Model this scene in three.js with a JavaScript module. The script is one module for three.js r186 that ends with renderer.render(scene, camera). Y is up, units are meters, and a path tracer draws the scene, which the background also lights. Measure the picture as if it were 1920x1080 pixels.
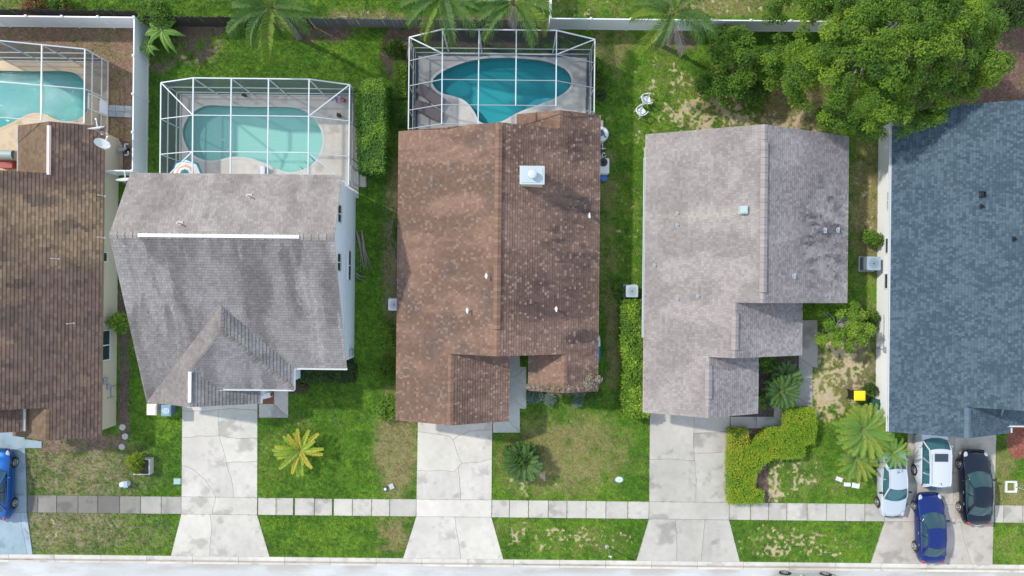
import * as THREE from 'three';
import { mergeGeometries, mergeVertices } from 'three/addons/utils/BufferGeometryUtils.js';
import { RoundedBoxGeometry } from 'three/addons/geometries/RoundedBoxGeometry.js';

// ------------------------------------------------------------------ camera, sky, sun, exposure
const ROLL = 0.0105, CR = Math.cos(ROLL), SR = Math.sin(ROLL), HCAM = 45, FPX = 1282;
const scene = new THREE.Scene();
const camera = new THREE.PerspectiveCamera(2 * Math.atan(540 / FPX) * 180 / Math.PI, 16 / 9, 0.5, 900);
camera.position.set(0, HCAM, 0);
camera.up.set(-SR, 0, -CR);
camera.lookAt(0, 0, 0);
camera.updateMatrixWorld();

const SUN = new THREE.Vector3(-4.05, 3.95, -2.0).normalize();
const sun = new THREE.DirectionalLight(new THREE.Color().setRGB(1, 0.93, 0.82), 2.4);
sun.position.copy(SUN).multiplyScalar(90);
sun.target.position.set(0, 0, 0);
sun.castShadow = true;
sun.shadow.radius = 4;
sun.shadow.mapSize.set(4096, 4096);
Object.assign(sun.shadow.camera, { left: -48, right: 48, top: 40, bottom: -40, near: 10, far: 180 });
scene.add(sun, sun.target);

// value noise ---------------------------------------------------------------
function rng(seed) { let a = seed >>> 0; return () => { a = (a + 0x6D2B79F5) | 0; let t = Math.imul(a ^ (a >>> 15), 1 | a); t = (t + Math.imul(t ^ (t >>> 7), 61 | t)) ^ t; return ((t ^ (t >>> 14)) >>> 0) / 4294967296; }; }
const PERM = (() => { const r = rng(77), p = new Float32Array(65536); for (let i = 0; i < 65536; i++) p[i] = r(); return p; })();
function vnoise(x, y) {
  const xi = Math.floor(x), yi = Math.floor(y), fx = x - xi, fy = y - yi;
  const u = fx * fx * (3 - 2 * fx), v = fy * fy * (3 - 2 * fy);
  const h = (i, j) => PERM[((i & 255) + ((j & 255) << 8)) & 65535];
  const a = h(xi, yi), b = h(xi + 1, yi), c = h(xi, yi + 1), d = h(xi + 1, yi + 1);
  return a + (b - a) * u + (c - a) * v + (a - b - c + d) * u * v;
}
function fbm(x, y, o = 4) { let s = 0, a = 0.5, n = 0; for (let i = 0; i < o; i++) { s += a * vnoise(x + i * 17.3, y + i * 9.1); n += a; x *= 2.03; y *= 2.03; a *= 0.5; } return s / n; }
const clamp = (x, a = 0, b = 1) => Math.min(b, Math.max(a, x));
const sstep = (a, b, x) => { const t = clamp((x - a) / (b - a)); return t * t * (3 - 2 * t); };
const lerp = (a, b, t) => a + (b - a) * t;
const mix3 = (a, b, t) => [lerp(a[0], b[0], t), lerp(a[1], b[1], t), lerp(a[2], b[2], t)];

// daylight sky: blue with drifting white cloud, brighter haze low down
{
  const w = 1024, h = 512, d = new Float32Array(w * h * 4);
  for (let j = 0; j < h; j++) for (let i = 0; i < w; i++) {
    const el = ((j + 0.5) / h - 0.5) * Math.PI, az = (i / w) * 2 * Math.PI;   // row 0 is straight down
    const y = Math.sin(el), c = Math.cos(el), dx = c * Math.cos(az), dz = c * Math.sin(az);
    let col;
    if (y < 0) col = [0.22, 0.24, 0.2];
    else {
      const hz = Math.pow(1 - y, 3);
      col = mix3([0.34, 0.46, 0.65], [0.68, 0.72, 0.76], hz);
      const k = 1.6 / (y + 0.22), n = fbm(dx * k + 63.4, dz * k + 21.7, 5);
      const cl = sstep(0.46, 0.66, n) * 0.85;
      col = mix3(col, [0.86, 0.86, 0.87], cl);
    }
    const o = (j * w + i) * 4; d[o] = col[0]; d[o + 1] = col[1]; d[o + 2] = col[2]; d[o + 3] = 1;
  }
  const t = new THREE.DataTexture(d, w, h, THREE.RGBAFormat, THREE.FloatType);
  t.mapping = THREE.EquirectangularReflectionMapping; t.magFilter = t.minFilter = THREE.LinearFilter; t.wrapS = THREE.RepeatWrapping; t.needsUpdate = true;
  scene.background = t; scene.environment = t;
}
const renderer = new THREE.WebGLRenderer({ antialias: true });
renderer.toneMapping = THREE.LinearToneMapping;
renderer.toneMappingExposure = 1.58;
renderer.shadowMap.enabled = true;

// ------------------------------------------------------------------ helpers
// survey reading (1920 x 1080 chart of the block) of a point at height h -> metres east (x) and south (z)
const W = (px, py, h = 0) => { const u = px - 960, v = py - 540, k = (HCAM - h) / FPX; return [(u * CR + v * SR) * k, (-u * SR + v * CR) * k]; };
const WP = (list, h = 0) => list.map(([a, b]) => W(a, b, h));
const names = new Map();
function numbered(n) { const c = names.get(n) ?? 0; names.set(n, c + 1); return c ? `${n}_${String(c).padStart(3, '0')}` : n; }
function thing(name, label, category, [x, y, z] = [0, 0, 0], turn = 0, group) {
  const o = new THREE.Group(); o.name = numbered(name); o.position.set(x, y, z); o.rotation.y = turn; o.userData = { label, category };
  if (group) o.userData.group = group;
  scene.add(o); return o;
}
function part(name, geo, mat, parent, extra) {
  const m = new THREE.Mesh(Array.isArray(geo) ? merge(geo) : geo, mat); m.name = name; m.castShadow = m.receiveShadow = true;
  if (extra) Object.assign(m.userData, extra);
  parent.add(m); return m;
}
const parts = (name, list, mat, parent) => list.forEach(g => part(name, g, mat, parent));
function struct(name, geo, mat, label) { const m = part(numbered(name), geo, mat, scene, { kind: 'structure' }); if (label) m.userData.label = label; return m; }
function solo(name, geo, mat, label, category, group) { const m = part(numbered(name), geo, mat, scene, { label, category }); if (group) m.userData.group = group; return m; }
function merge(list) {
  const g = list.map(x => { let y = x.index ? x.toNonIndexed() : x; for (const k of Object.keys(y.attributes)) if (!['position', 'normal', 'uv', 'color'].includes(k)) y.deleteAttribute(k); if (!y.attributes.normal) y.computeVertexNormals(); if (!y.attributes.uv) y.setAttribute('uv', new THREE.BufferAttribute(new Float32Array(y.attributes.position.count * 2), 2)); return y; });
  const anyC = g.some(x => x.attributes.color);
  if (anyC) for (const x of g) if (!x.attributes.color) x.setAttribute('color', new THREE.BufferAttribute(new Float32Array(x.attributes.position.count * 3).fill(1), 3));
  return mergeGeometries(g, false);
}
const std = (c, rough = 0.85, o = {}) => new THREE.MeshStandardMaterial({ color: new THREE.Color().setRGB(...c), roughness: rough, metalness: 0, ...o });
const phy = (c, rough, o = {}) => new THREE.MeshPhysicalMaterial({ color: new THREE.Color().setRGB(...c), roughness: rough, ...o });
const bx = (w, h, d, x = 0, y = 0, z = 0, ry = 0) => { const g = new THREE.BoxGeometry(w, h, d); if (ry) g.rotateY(ry); g.translate(x, y, z); return g; };
const rbx = (w, h, d, r, x = 0, y = 0, z = 0, ry = 0) => { const g = new RoundedBoxGeometry(w, h, d, 2, r); if (ry) g.rotateY(ry); g.translate(x, y, z); return g; };
const cyl = (r0, r1, h, x = 0, y = 0, z = 0, n = 14) => new THREE.CylinderGeometry(r0, r1, h, n).translate(x, y, z);   // y = centre
function bar(a, b, w, h = w) {          // square bar from a to b
  const A = new THREE.Vector3(...a), B = new THREE.Vector3(...b), d = B.clone().sub(A), L = d.length();
  const g = new THREE.BoxGeometry(w, h, L), m = new THREE.Matrix4().lookAt(A, B, Math.abs(d.y) > 0.98 * L ? new THREE.Vector3(1, 0, 0) : new THREE.Vector3(0, 1, 0));
  g.applyMatrix4(m); g.translate((A.x + B.x) / 2, (A.y + B.y) / 2, (A.z + B.z) / 2); return g;
}
function tube(pts, radii, n = 6) {      // tapered round limb
  const P = pts.map(p => new THREE.Vector3(...p)), pos = [], idx = [];
  P.forEach((p, i) => {
    const t = (P[Math.min(i + 1, P.length - 1)].clone().sub(P[Math.max(i - 1, 0)])).normalize();
    const a = new THREE.Vector3(0, 1, 0).cross(t); if (a.lengthSq() < 1e-3) a.set(1, 0, 0).cross(t); a.normalize();
    const b = t.clone().cross(a);
    for (let k = 0; k < n; k++) { const an = k / n * 2 * Math.PI, r = radii[i]; pos.push(p.x + (a.x * Math.cos(an) + b.x * Math.sin(an)) * r, p.y + (a.y * Math.cos(an) + b.y * Math.sin(an)) * r, p.z + (a.z * Math.cos(an) + b.z * Math.sin(an)) * r); }
  });
  for (let i = 0; i < P.length - 1; i++) for (let k = 0; k < n; k++) { const a = i * n + k, b = i * n + (k + 1) % n; idx.push(a, b, a + n, b, b + n, a + n); }
  const e = P.length - 1; for (let k = 1; k < n - 1; k++) { idx.push(0, k + 1, k); idx.push(e * n, e * n + k, e * n + k + 1); }
  const g = new THREE.BufferGeometry(); g.setAttribute('position', new THREE.Float32BufferAttribute(pos, 3)); g.setIndex(idx); g.computeVertexNormals(); return g;
}
const area2 = p => p.reduce((s, a, i) => { const b = p[(i + 1) % p.length]; return s + a[0] * b[1] - b[0] * a[1]; }, 0) / 2;
// flat slab: outline in x,z (with holes) from y0 up to y1; uv in metres
function slab(pts, y0, y1, holes = [], bottom = true) {
  const v2 = l => l.map(p => new THREE.Vector2(p[0], p[1]));
  let C = pts.slice(); if (area2(C) < 0) C.reverse();
  const HL = holes.map(h => { const q = h.slice(); if (area2(q) > 0) q.reverse(); return q; });
  const tri = THREE.ShapeUtils.triangulateShape(v2(C), HL.map(v2)), all = C.concat(...HL), pos = [], uv = [];
  const put = (p, y) => { pos.push(p[0], y, p[1]); uv.push(p[0], p[1]); };
  for (const [a, b, c] of tri) { put(all[a], y1); put(all[c], y1); put(all[b], y1); if (bottom) { put(all[a], y0); put(all[b], y0); put(all[c], y0); } }
  if (y1 - y0 > 1e-4) for (const ring of [C, ...HL]) for (let i = 0; i < ring.length; i++) {
    const a = ring[i], b = ring[(i + 1) % ring.length];
    const q = [[a, y0], [a, y1], [b, y1], [a, y0], [b, y1], [b, y0]];
    let run = 0; for (const [p, y] of q) { pos.push(p[0], y, p[1]); uv.push(p[0] + p[1], y + run); }
  }
  const g = new THREE.BufferGeometry(); g.setAttribute('position', new THREE.Float32BufferAttribute(pos, 3)); g.setAttribute('uv', new THREE.Float32BufferAttribute(uv, 2)); g.computeVertexNormals(); return g;
}
const rect = (x0, z0, x1, z1) => [[x0, z0], [x1, z0], [x1, z1], [x0, z1]];
function smooth(pts, n = 80) { const c = new THREE.CatmullRomCurve3(pts.map(p => new THREE.Vector3(p[0], 0, p[1])), true, 'centripetal'); return c.getSpacedPoints(n).slice(0, n).map(p => [p.x, p.z]); }
function inset(poly, d) {                 // d > 0 shrinks
  const p = area2(poly) < 0 ? poly.slice().reverse() : poly.slice(), n = p.length, out = [];
  for (let i = 0; i < n; i++) {
    const a = p[(i + n - 1) % n], b = p[i], c = p[(i + 1) % n];
    const e1 = [b[0] - a[0], b[1] - a[1]], e2 = [c[0] - b[0], c[1] - b[1]], l1 = Math.hypot(...e1) || 1e-6, l2 = Math.hypot(...e2) || 1e-6;
    const n1 = [-e1[1] / l1, e1[0] / l1], n2 = [-e2[1] / l2, e2[0] / l2], m = [n1[0] + n2[0], n1[1] + n2[1]], dot = 1 + n1[0] * n2[0] + n1[1] * n2[1], k = d / Math.max(dot, 0.35);
    out.push([b[0] + m[0] * k, b[1] + m[1] * k]);
  }
  return out;
}
function inPoly(p, x, z) { let r = false; for (let i = 0, j = p.length - 1; i < p.length; j = i++) { if ((p[i][1] > z) !== (p[j][1] > z) && x < (p[j][0] - p[i][0]) * (z - p[i][1]) / (p[j][1] - p[i][1]) + p[i][0]) r = !r; } return r; }
function canvasless(w, h, fn, srgb = true, rep = true) {   // computed texture; fn returns linear rgb
  const d = new Uint8Array(w * h * 4), enc = x => Math.round(255 * clamp(srgb ? (x <= 0.0031308 ? 12.92 * x : 1.055 * Math.pow(x, 1 / 2.4) - 0.055) : x));
  for (let j = 0; j < h; j++) for (let i = 0; i < w; i++) { const c = fn(i / w, j / h), o = (j * w + i) * 4; d[o] = enc(c[0]); d[o + 1] = enc(c[1]); d[o + 2] = enc(c[2]); d[o + 3] = 255; }
  const t = new THREE.DataTexture(d, w, h); if (srgb) t.colorSpace = THREE.SRGBColorSpace;
  t.magFilter = THREE.LinearFilter; t.minFilter = THREE.LinearMipmapLinearFilter; t.generateMipmaps = true; if (rep) t.wrapS = t.wrapT = THREE.RepeatWrapping; t.needsUpdate = true; return t;
}
const pnoise = (u, v, n, o = 4) => {      // tiling noise: blend of shifted copies
  const f = (a, b) => fbm(a * n + 3, b * n + 7, o); const wu = sstep(0.8, 1, u), wv = sstep(0.8, 1, v);
  return lerp(lerp(f(u, v), f(u - 1, v), wu), lerp(f(u, v - 1), f(u - 1, v - 1), wu), wv);
};

// shared materials
const concTex = canvasless(1024, 1024, (u, v) => {
  const big = pnoise(u, v, 5, 5), mid = pnoise(u, v, 34, 4), fine = vnoise(u * 900, v * 900), blot = sstep(0.6, 0.78, pnoise(v, u, 11, 5));
  const k = 0.78 + 0.36 * big + 0.2 * (mid - 0.5) + 0.14 * (fine - 0.5); const b = k * (1 - 0.26 * blot);
  return [b * 0.55, b * 0.545, b * 0.53];
});
concTex.repeat.set(1 / 9, 1 / 9);
const concMat = (tint, rough = 0.9) => new THREE.MeshStandardMaterial({ map: concTex, color: new THREE.Color().setRGB(...tint), roughness: rough, bumpMap: concTex, bumpScale: 0.006, vertexColors: true });
const M = {
  conc: concMat([0.95, 0.915, 0.87]), concDeck: concMat([1.02, 0.98, 0.94]),
  white: std([0.66, 0.68, 0.69], 0.45), vinyl: std([0.8, 0.85, 0.89], 0.4), alu: std([0.58, 0.62, 0.66], 0.4), aluThin: std([0.6, 0.64, 0.67], 0.4),
  dark: std([0.03, 0.03, 0.035], 0.6), black: std([0.012, 0.012, 0.013], 0.5), grey: std([0.32, 0.34, 0.36], 0.6), galv: std([0.5, 0.53, 0.55], 0.35, { metalness: 0.6 }),
  glass: phy([0.02, 0.035, 0.045], 0.06, { clearcoat: 1, clearcoatRoughness: 0.03 }), soil: std([0.08, 0.06, 0.042], 1),
  wood: std([0.12, 0.1, 0.08], 0.9), deadWood: std([0.3, 0.26, 0.21], 0.95), bark: std([0.2, 0.17, 0.14], 0.95),
};

// ------------------------------------------------------------------ the ground
const hard = [];                       // outlines (x,z) where no grass grows
const poolLines = {
  one: smooth(WP([[-60, 134], [0, 133], [60, 134], [120, 134], [142, 138], [158, 152], [166, 175], [166, 203], [157, 218], [140, 226], [118, 227], [100, 221], [80, 213], [60, 213], [40, 221], [20, 232], [-20, 246], [-60, 250]])),
  two: smooth(WP([[343, 247], [348, 230], [360, 213], [386, 199], [422, 199], [471, 201], [546, 202], [570, 208], [589, 223], [602, 245], [605, 266], [600, 287], [587, 307], [565, 319], [542, 323], [521, 317], [499, 307], [471, 297], [452, 294], [431, 295], [410, 300], [390, 301], [373, 296], [358, 285], [347, 266]]), 110),
  three: smooth(WP([[811, 154], [816, 145], [831, 134], [858, 122], [882, 115], [913, 110], [954, 109], [984, 111], [1015, 114], [1045, 123], [1064, 135], [1071, 152], [1066, 167], [1045, 182], [1015, 195], [984, 206], [964, 215], [945, 226], [927, 231], [909, 232], [899, 228], [890, 211], [880, 197], [868, 187], [848, 180], [829, 175], [817, 167]]), 110),
};
const deckRects = { one: rect(-38.5, -14.6, -26.66, -6.5), two: rect(-21.95, -12.55, -10.15, -5.8), three: rect(-6.55, -15.45, 5.0, -9.2) };
const footprints = [rect(-38, -9.5, -25.95, 9.3), rect(-22.4, -6.2, -10.34, 5.0), rect(-22.4, 4.9, -13.6, 7.1), rect(-6.8, -9.35, 5.05, 4), rect(-6.8, 3.7, -0.45, 8), rect(8.6, -9.3, 20.5, 0.4), rect(8.6, 0, 17.7, 3.6), rect(8.6, 3, 15.05, 7.3), rect(24, -10.78, 38, 6.5), rect(24, 6, 30.9, 8.4)];
// patches of the yard read off the survey: centre, radii, [sand, dry, mulch, litter] strength
const patches = [
  [150, 880, 130, 62, 0.2, 0.55, 0, 0.85], [100, 990, 160, 48, 0.3, 0.5, 0, 0.95], [250, 1000, 70, 40, 0.1, 0.15, 0, 0.45],
  [742, 840, 40, 95, 0.1, 0.95, 0, 0.15], [735, 1000, 36, 40, 0.08, 0.75, 0, 0], [560, 790, 80, 40, 0.18, 0.2, 0, 0], [520, 860, 50, 50, 0, 0.25, 0, 0],
  [1060, 850, 130, 80, 0.12, 0.72, 0, 0], [1000, 905, 70, 28, 0.48, 0.5, 0, 0], [1090, 800, 60, 40, 0.2, 0.5, 0, 0], [1190, 840, 60, 60, 0.1, 0.2, 0, 0],
  [1060, 1012, 150, 32, 0.5, 0.3, 0, 0], [960, 985, 50, 25, 0.3, 0.3, 0, 0], [1490, 1020, 120, 32, 0.5, 0.2, 0, 0], [1440, 1010, 50, 30, 0.5, 0.2, 0, 0],
  [1570, 690, 60, 90, 0.72, 0.6, 0, 0], [1550, 740, 40, 60, 0.78, 0.3, 0, 0], [1480, 890, 75, 45, 0.55, 0.4, 0, 0], [1440, 910, 40, 35, 0.75, 0.4, 0, 0], [1600, 900, 60, 40, 0.1, 0.3, 0, 0],
  [1255, 160, 75, 60, 0.46, 0.3, 0, 0], [1330, 205, 110, 48, 0.66, 0.35, 0, 0], [1430, 235, 130, 30, 0.74, 0.5, 0, 0], [1350, 240, 100, 22, 0.7, 0.4, 0, 0], [1500, 200, 80, 60, 0.35, 0.9, 0.2, 0.3], [1225, 250, 50, 40, 0.4, 0.2, 0, 0], [1150, 90, 40, 60, 0.2, 0.6, 0.1, 0],
  [1625, 380, 34, 150, 0.4, 0.75, 0.1, 0.2], [1175, 430, 30, 160, 0.36, 0.25, 0, 0], [1140, 420, 20, 200, 0.05, 0.55, 0.1, 0], [1150, 640, 16, 110, 0.2, 0.7, 0.1, 0],
  [1060, 15, 120, 24, 0.42, 0.4, 0, 0], [1360, 10, 160, 22, 0.4, 0.65, 0, 0], [680, 32, 90, 18, 0.4, 0.75, 0, 0], [20, 20, 60, 25, 0.3, 0.6, 0, 0],
  [738, 470, 22, 170, 0.1, 0.75, 0.25, 0.35], [735, 700, 22, 80, 0, 0.4, 0, 0], [1900, 940, 50, 40, 0.2, 0.7, 0, 0.1], [1890, 1020, 40, 40, 0.1, 0.35, 0, 0], [1880, 870, 30, 40, 0.1, 0.6, 0, 0],
  [360, 85, 60, 40, 0.1, 0.35, 0.45, 0.1], [300, 115, 30, 30, 0.2, 0.3, 0.4, 0], [330, 55, 90, 16, 0, 0.3, 0.8, 0.3], [600, 60, 60, 20, 0, 0.2, 0.6, 0.2], [745, 100, 30, 60, 0, 0.3, 0.7, 0.2], [900, 60, 150, 30, 0, 0.3, 0.85, 0.3], [1265, 75, 45, 25, 0, 0.4, 0.5, 0.2],
  [1625, 650, 30, 80, 0.2, 0.5, 0.3, 0.6], [1610, 720, 30, 40, 0.3, 0.4, 0.3, 0.3], [1660, 900, 20, 30, 0.3, 0.6, 0.3, 0.3],
];
const PW = patches.map(([px, py, rx, ry, ...k]) => { const [x, z] = W(px, py); return [x, z, rx / 28.49, ry / 28.49, ...k]; });
const mulchPolys = [
  [WP([[-60, 50], [279, 50], [279, 326], [205, 326], [203, 118], [160, 112], [-60, 112]]), [0.2, 0.125, 0.075], 0.2],
  [WP([[222, 540], [243, 540], [243, 826], [222, 826]]), [0.12, 0.09, 0.07], 0.25],
  [WP([[75, 818], [225, 815], [240, 840], [75, 848]]), [0.17, 0.12, 0.085], 0.5],
  [WP([[1780, 50], [1990, 50], [1990, 230], [1680, 230], [1690, 190]]), [0.13, 0.075, 0.055], 0.2],
  [WP([[1368, 668], [1505, 668], [1505, 700], [1500, 790], [1420, 800], [1368, 790]]), [0.07, 0.055, 0.05], 0.1],
  [WP([[1368, 800], [1440, 800], [1440, 950], [1368, 950]]), [0.12, 0.08, 0.065], 0.15],
  [smooth(WP([[1886, 822], [1892, 806], [1930, 800], [1940, 845], [1915, 858], [1896, 856]]), 30), [0.24, 0.075, 0.05], 0.05],
  [WP([[990, 720], [1126, 720], [1126, 742], [990, 740]]), [0.09, 0.07, 0.05], 0.2],
];
function groundAt(x, z) {              // [r, g, b, grass density]
  const n1 = fbm(x * 0.35 + 50, z * 0.35 + 50, 3), n2 = fbm(x * 1.6 + 11, z * 1.6 + 5, 4), n3 = vnoise(x * 9, z * 9), n4 = fbm(x * 4.2 + 31, z * 4.2 + 77, 3);
  let sand = 0, dry = 0, mul = 0, lit = 0;
  for (const p of PW) { const dx = (x - p[0]) / p[2], dz = (z - p[1]) / p[3], d = dx * dx + dz * dz; if (d < 1.9) { const w = sstep(1.9, 0.05, d); sand = Math.max(sand, p[4] * w); dry = Math.max(dry, p[5] * w); mul = Math.max(mul, p[6] * w); lit = Math.max(lit, p[7] * w); } }
  let c = mix3([0.062, 0.17, 0.008], [0.118, 0.25, 0.014], sstep(0.3, 0.7, n1 * 0.5 + n2 * 0.5));
  c = mix3(c, [0.05, 0.115, 0.012], 0.55 * sstep(0.55, 0.7, n4)); c = c.map(k => k * (0.72 + 0.56 * n3));
  let dens = 1;
  const dw = sstep(0.62 - dry * 0.5, 0.95 - dry * 0.45, n2 * 0.6 + n4 * 0.4 + 0.1) * Math.min(1, dry * 1.3);
  c = mix3(c, mix3([0.24, 0.2, 0.085], [0.3, 0.25, 0.12], n4), dw * 0.75); dens -= dw * 0.35;
  const lw = sstep(0.5, 0.58, fbm(x * 6.5 + 3, z * 6.5 + 8, 2)) * lit; c = mix3(c, [0.33, 0.28, 0.2], lw * 0.75); c = mix3(c, [0.15, 0.13, 0.075], lit * 0.35); dens -= lit * 0.35;
  const mw = sstep(0.75 - mul * 0.6, 0.85 - mul * 0.5, n4 * 0.5 + n2 * 0.5 + 0.1) * Math.min(1, mul * 2); c = mix3(c, mix3([0.13, 0.09, 0.06], [0.2, 0.15, 0.1], n3), mw); dens -= mw * 0.8;
  const sw = sand > 0.02 ? sstep(1 - sand * 0.62, 1.06 - sand * 0.57, fbm(x * 2.3 + 7, z * 2.3 + 2, 3) * 0.5 + fbm(x * 6.3 + 1, z * 6.3 + 9, 2) * 0.54 + 0.1) : 0;
  c = mix3(c, mix3([0.42, 0.34, 0.19], [0.54, 0.45, 0.28], n3), sw * 0.9); dens -= sw * 0.85;
  for (const [poly, col, weed] of mulchPolys) if (inPoly(poly, x + 0.25 * (n4 - 0.5), z + 0.25 * (n2 - 0.5))) {
    const k = 0.6 + 0.9 * vnoise(x * 15, z * 15) * (0.5 + n4); let m = col.map(q => q * k); m = mix3(m, [0.3, 0.23, 0.14], 0.6 * sstep(0.72, 0.85, vnoise(x * 22 + 9, z * 22)));
    const g = weed * sstep(0.5, 0.7, n2); c = mix3(m, c, g); dens = g * 0.8;
  }
  return [c[0], c[1], c[2], clamp(dens)];
}

// ------------------------------------------------------------------ concrete: driveways, walks, kerb, road
const rC = rng(5);
function split(poly, line) {            // cut a polygon along a polyline whose ends lie near its outline
  const near = p => { let best = [1e9]; for (let i = 0; i < poly.length; i++) { const a = poly[i], b = poly[(i + 1) % poly.length], dx = b[0] - a[0], dz = b[1] - a[1], t = clamp(((p[0] - a[0]) * dx + (p[1] - a[1]) * dz) / (dx * dx + dz * dz)), q = [a[0] + dx * t, a[1] + dz * t], d = Math.hypot(p[0] - q[0], p[1] - q[1]); if (d < best[0]) best = [d, i, q, t]; } return best; };
  let s = near(line[0]), e = near(line[line.length - 1]), mid = line.slice(1, -1);
  if (s[1] === e[1]) return null;
  const walk = (from, to) => { const o = []; let i = from; while (i !== to) { i = (i + 1) % poly.length; o.push(poly[i]); } return o; };
  return [[s[2], ...walk(s[1], e[1]), e[2], ...mid.slice().reverse()], [e[2], ...walk(e[1], s[1]), s[2], ...mid]];
}
function wander(line, amp = 0.035) {    // a crack is never straight
  const o = [line[0]];
  for (let i = 0; i < line.length - 1; i++) { const a = line[i], b = line[i + 1], L = Math.hypot(b[0] - a[0], b[1] - a[1]), n = Math.max(2, Math.round(L / 0.35)); for (let k = 1; k <= n; k++) { const t = k / n, last = k === n; o.push([lerp(a[0], b[0], t) + (last ? 0 : (rC() - 0.5) * 2 * amp), lerp(a[1], b[1], t) + (last ? 0 : (rC() - 0.5) * 2 * amp)]); } }
  return o;
}
function tintGeo(g, c) { const n = g.attributes.position.count, a = new Float32Array(n * 3); for (let i = 0; i < n; i++) { a[3 * i] = c[0]; a[3 * i + 1] = c[1]; a[3 * i + 2] = c[2]; } g.setAttribute('color', new THREE.BufferAttribute(a, 3)); return g; }
function shiftUV(g, r = rC) { const u = g.attributes.uv, a = r() * 9, b = r() * 9; for (let i = 0; i < u.count; i++) u.setXY(i, u.getX(i) + a, u.getY(i) + b); return g; }
const slabTone = (k = 1, s = 0.1) => { const t = k * (1 - s / 2 + s * rC()); return [t, t * (0.985 + 0.02 * rC()), t * (0.96 + 0.03 * rC())]; };
function paved(name, label, polys, { cracks = [], tone = 1, spread = 0.08, top = 0.05, gap = 0.009, tint = [1, 1, 1], mat = M.conc } = {}) {
  const root = new THREE.Group(); root.name = numbered(name); root.userData = { kind: 'structure', label }; scene.add(root);
  let list = polys.map(p => ({ p, g: gap }));
  for (const c of cracks) { const line = wander(WP(c)), m = line[Math.floor(line.length / 2)]; const i = list.findIndex(q => inPoly(q.p, m[0], m[1])); if (i < 0) continue; const two = split(list[i].p, line); if (two) list.splice(i, 1, ...two.map(p => ({ p, g: gap }))); }
  for (const { p, g } of list) { const t = slabTone(tone, spread); part('slab', shiftUV(tintGeo(slab(inset(p, g), -0.06, top + rC() * 0.008), t.map((v, i) => v * tint[i]))), mat, root); }
  for (const p of polys) hard.push(p);
  return root;
}
const ZS0 = 13.95, ZS1 = 15.09, ZK0 = 17.85, ZK1 = 18.36;
const X = (px, py) => W(px, py)[0], atZ = (a, b, z) => { const A = W(...a), B = W(...b); return A[0] + (B[0] - A[0]) * (z - A[1]) / (B[1] - A[1]); };
// driveway = garage apron, strip in line with the sidewalk, flared mouth
function driveway(name, label, l, r, zTop, fl, fr, cracks, o = {}) {
  const [xl0, xl1] = l, [xr0, xr1] = r;
  return paved(name, label, [[[xl0, zTop], [xr0, zTop], [xr1, ZS0], [xl1, ZS0]], rect(xl1, ZS0, xr1, ZS1), [[xl1, ZS1], [xr1, ZS1], [fr, ZK0], [fl, ZK0]]], { cracks, ...o });
}
driveway('driveway', 'pale blue painted driveway under the blue car at the left edge', [-36.5, -36.5], [X(46, 840), X(51, 928)], 9.15, -37, X(62, 1037), [[[28, 838], [26, 850], [27, 926]], [[38, 962], [42, 990], [52, 1036]], [[48, 990], [52, 1000], [60, 1006]]], { tint: [0.62, 0.86, 1.12], tone: 0.92 });
driveway('driveway', 'cracked light concrete driveway of the grey two-storey house', [X(342, 765), X(341, 928)], [X(483, 762), X(483, 930)], 6.3, X(321, 1040), X(506, 1040),
  [[[342, 769], [380, 771], [410, 768], [440, 766], [484, 770]], [[342, 821], [378, 817], [410, 817], [445, 822], [484, 821]], [[411, 768], [409, 790], [412, 818]], [[412, 817], [420, 845], [428, 880], [436, 905], [439, 928]], [[345, 872], [366, 882], [384, 898], [405, 928]], [[436, 866], [460, 866], [484, 865]], [[405, 930], [401, 950], [399, 963]], [[394, 964], [397, 990], [395, 1012], [394, 1039]]], { tone: 1.05 });
driveway('driveway', 'cracked white concrete driveway of the brown chimney house', [X(784, 790), X(781, 930)], [X(923, 790), X(922, 930)], 7.2, X(756, 1043), X(944, 1043),
  [[[783, 815], [810, 819], [836, 811], [834, 795]], [[836, 810], [850, 825], [858, 850], [866, 868], [890, 867], [922, 860]], [[852, 822], [880, 808], [922, 805]], [[782, 882], [820, 882], [860, 884]], [[861, 870], [860, 884], [862, 905], [864, 930]], [[853, 966], [855, 990], [860, 1015], [864, 1042]]], { tone: 1.13 });
driveway('driveway', 'grey weathered driveway of the pale grey roofed house', [X(1218, 780), X(1217, 936)], [X(1368, 782), X(1367, 940)], 6.9, X(1193, 1046), X(1387, 1049),
  [[[1300, 780], [1301, 800], [1300, 840], [1303, 875], [1306, 900], [1302, 938]], [[1300, 812], [1330, 811], [1368, 809]], [[1301, 849], [1335, 849], [1368, 846]], [[1218, 862], [1260, 860], [1300, 863]], [[1265, 976], [1269, 1000], [1268, 1047]], [[1321, 976], [1318, 1010], [1315, 1047]]], { tone: 0.88 });
paved('driveway', 'wide parking driveway with four cars before the slate blue house', [[[X(1702, 815), 7.3], [X(1790, 815), 7.3], [X(1786, 948), ZS0], [X(1660, 945), ZS0], [X(1660, 905), 12.2], [X(1700, 880), 11.3]], [[X(1790, 815), 7.3], [X(1868, 815), 7.3], [X(1864, 948), ZS0], [X(1786, 948), ZS0]], rect(X(1658, 960), ZS0, X(1790, 960), ZS1), rect(X(1790, 960), ZS0, X(1863, 960), ZS1), [[X(1658, 982), ZS1], [X(1862, 984), ZS1], [X(1860, 1060), ZK0], [X(1632, 1057), ZK0]]],
  { tone: 0.9, tint: [1.02, 0.99, 0.96], cracks: [[[1800, 982], [1806, 1010], [1814, 1035], [1822, 1059]], [[1790, 886], [1830, 888], [1867, 886]], [[1702, 852], [1745, 856], [1788, 854]]] });
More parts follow.
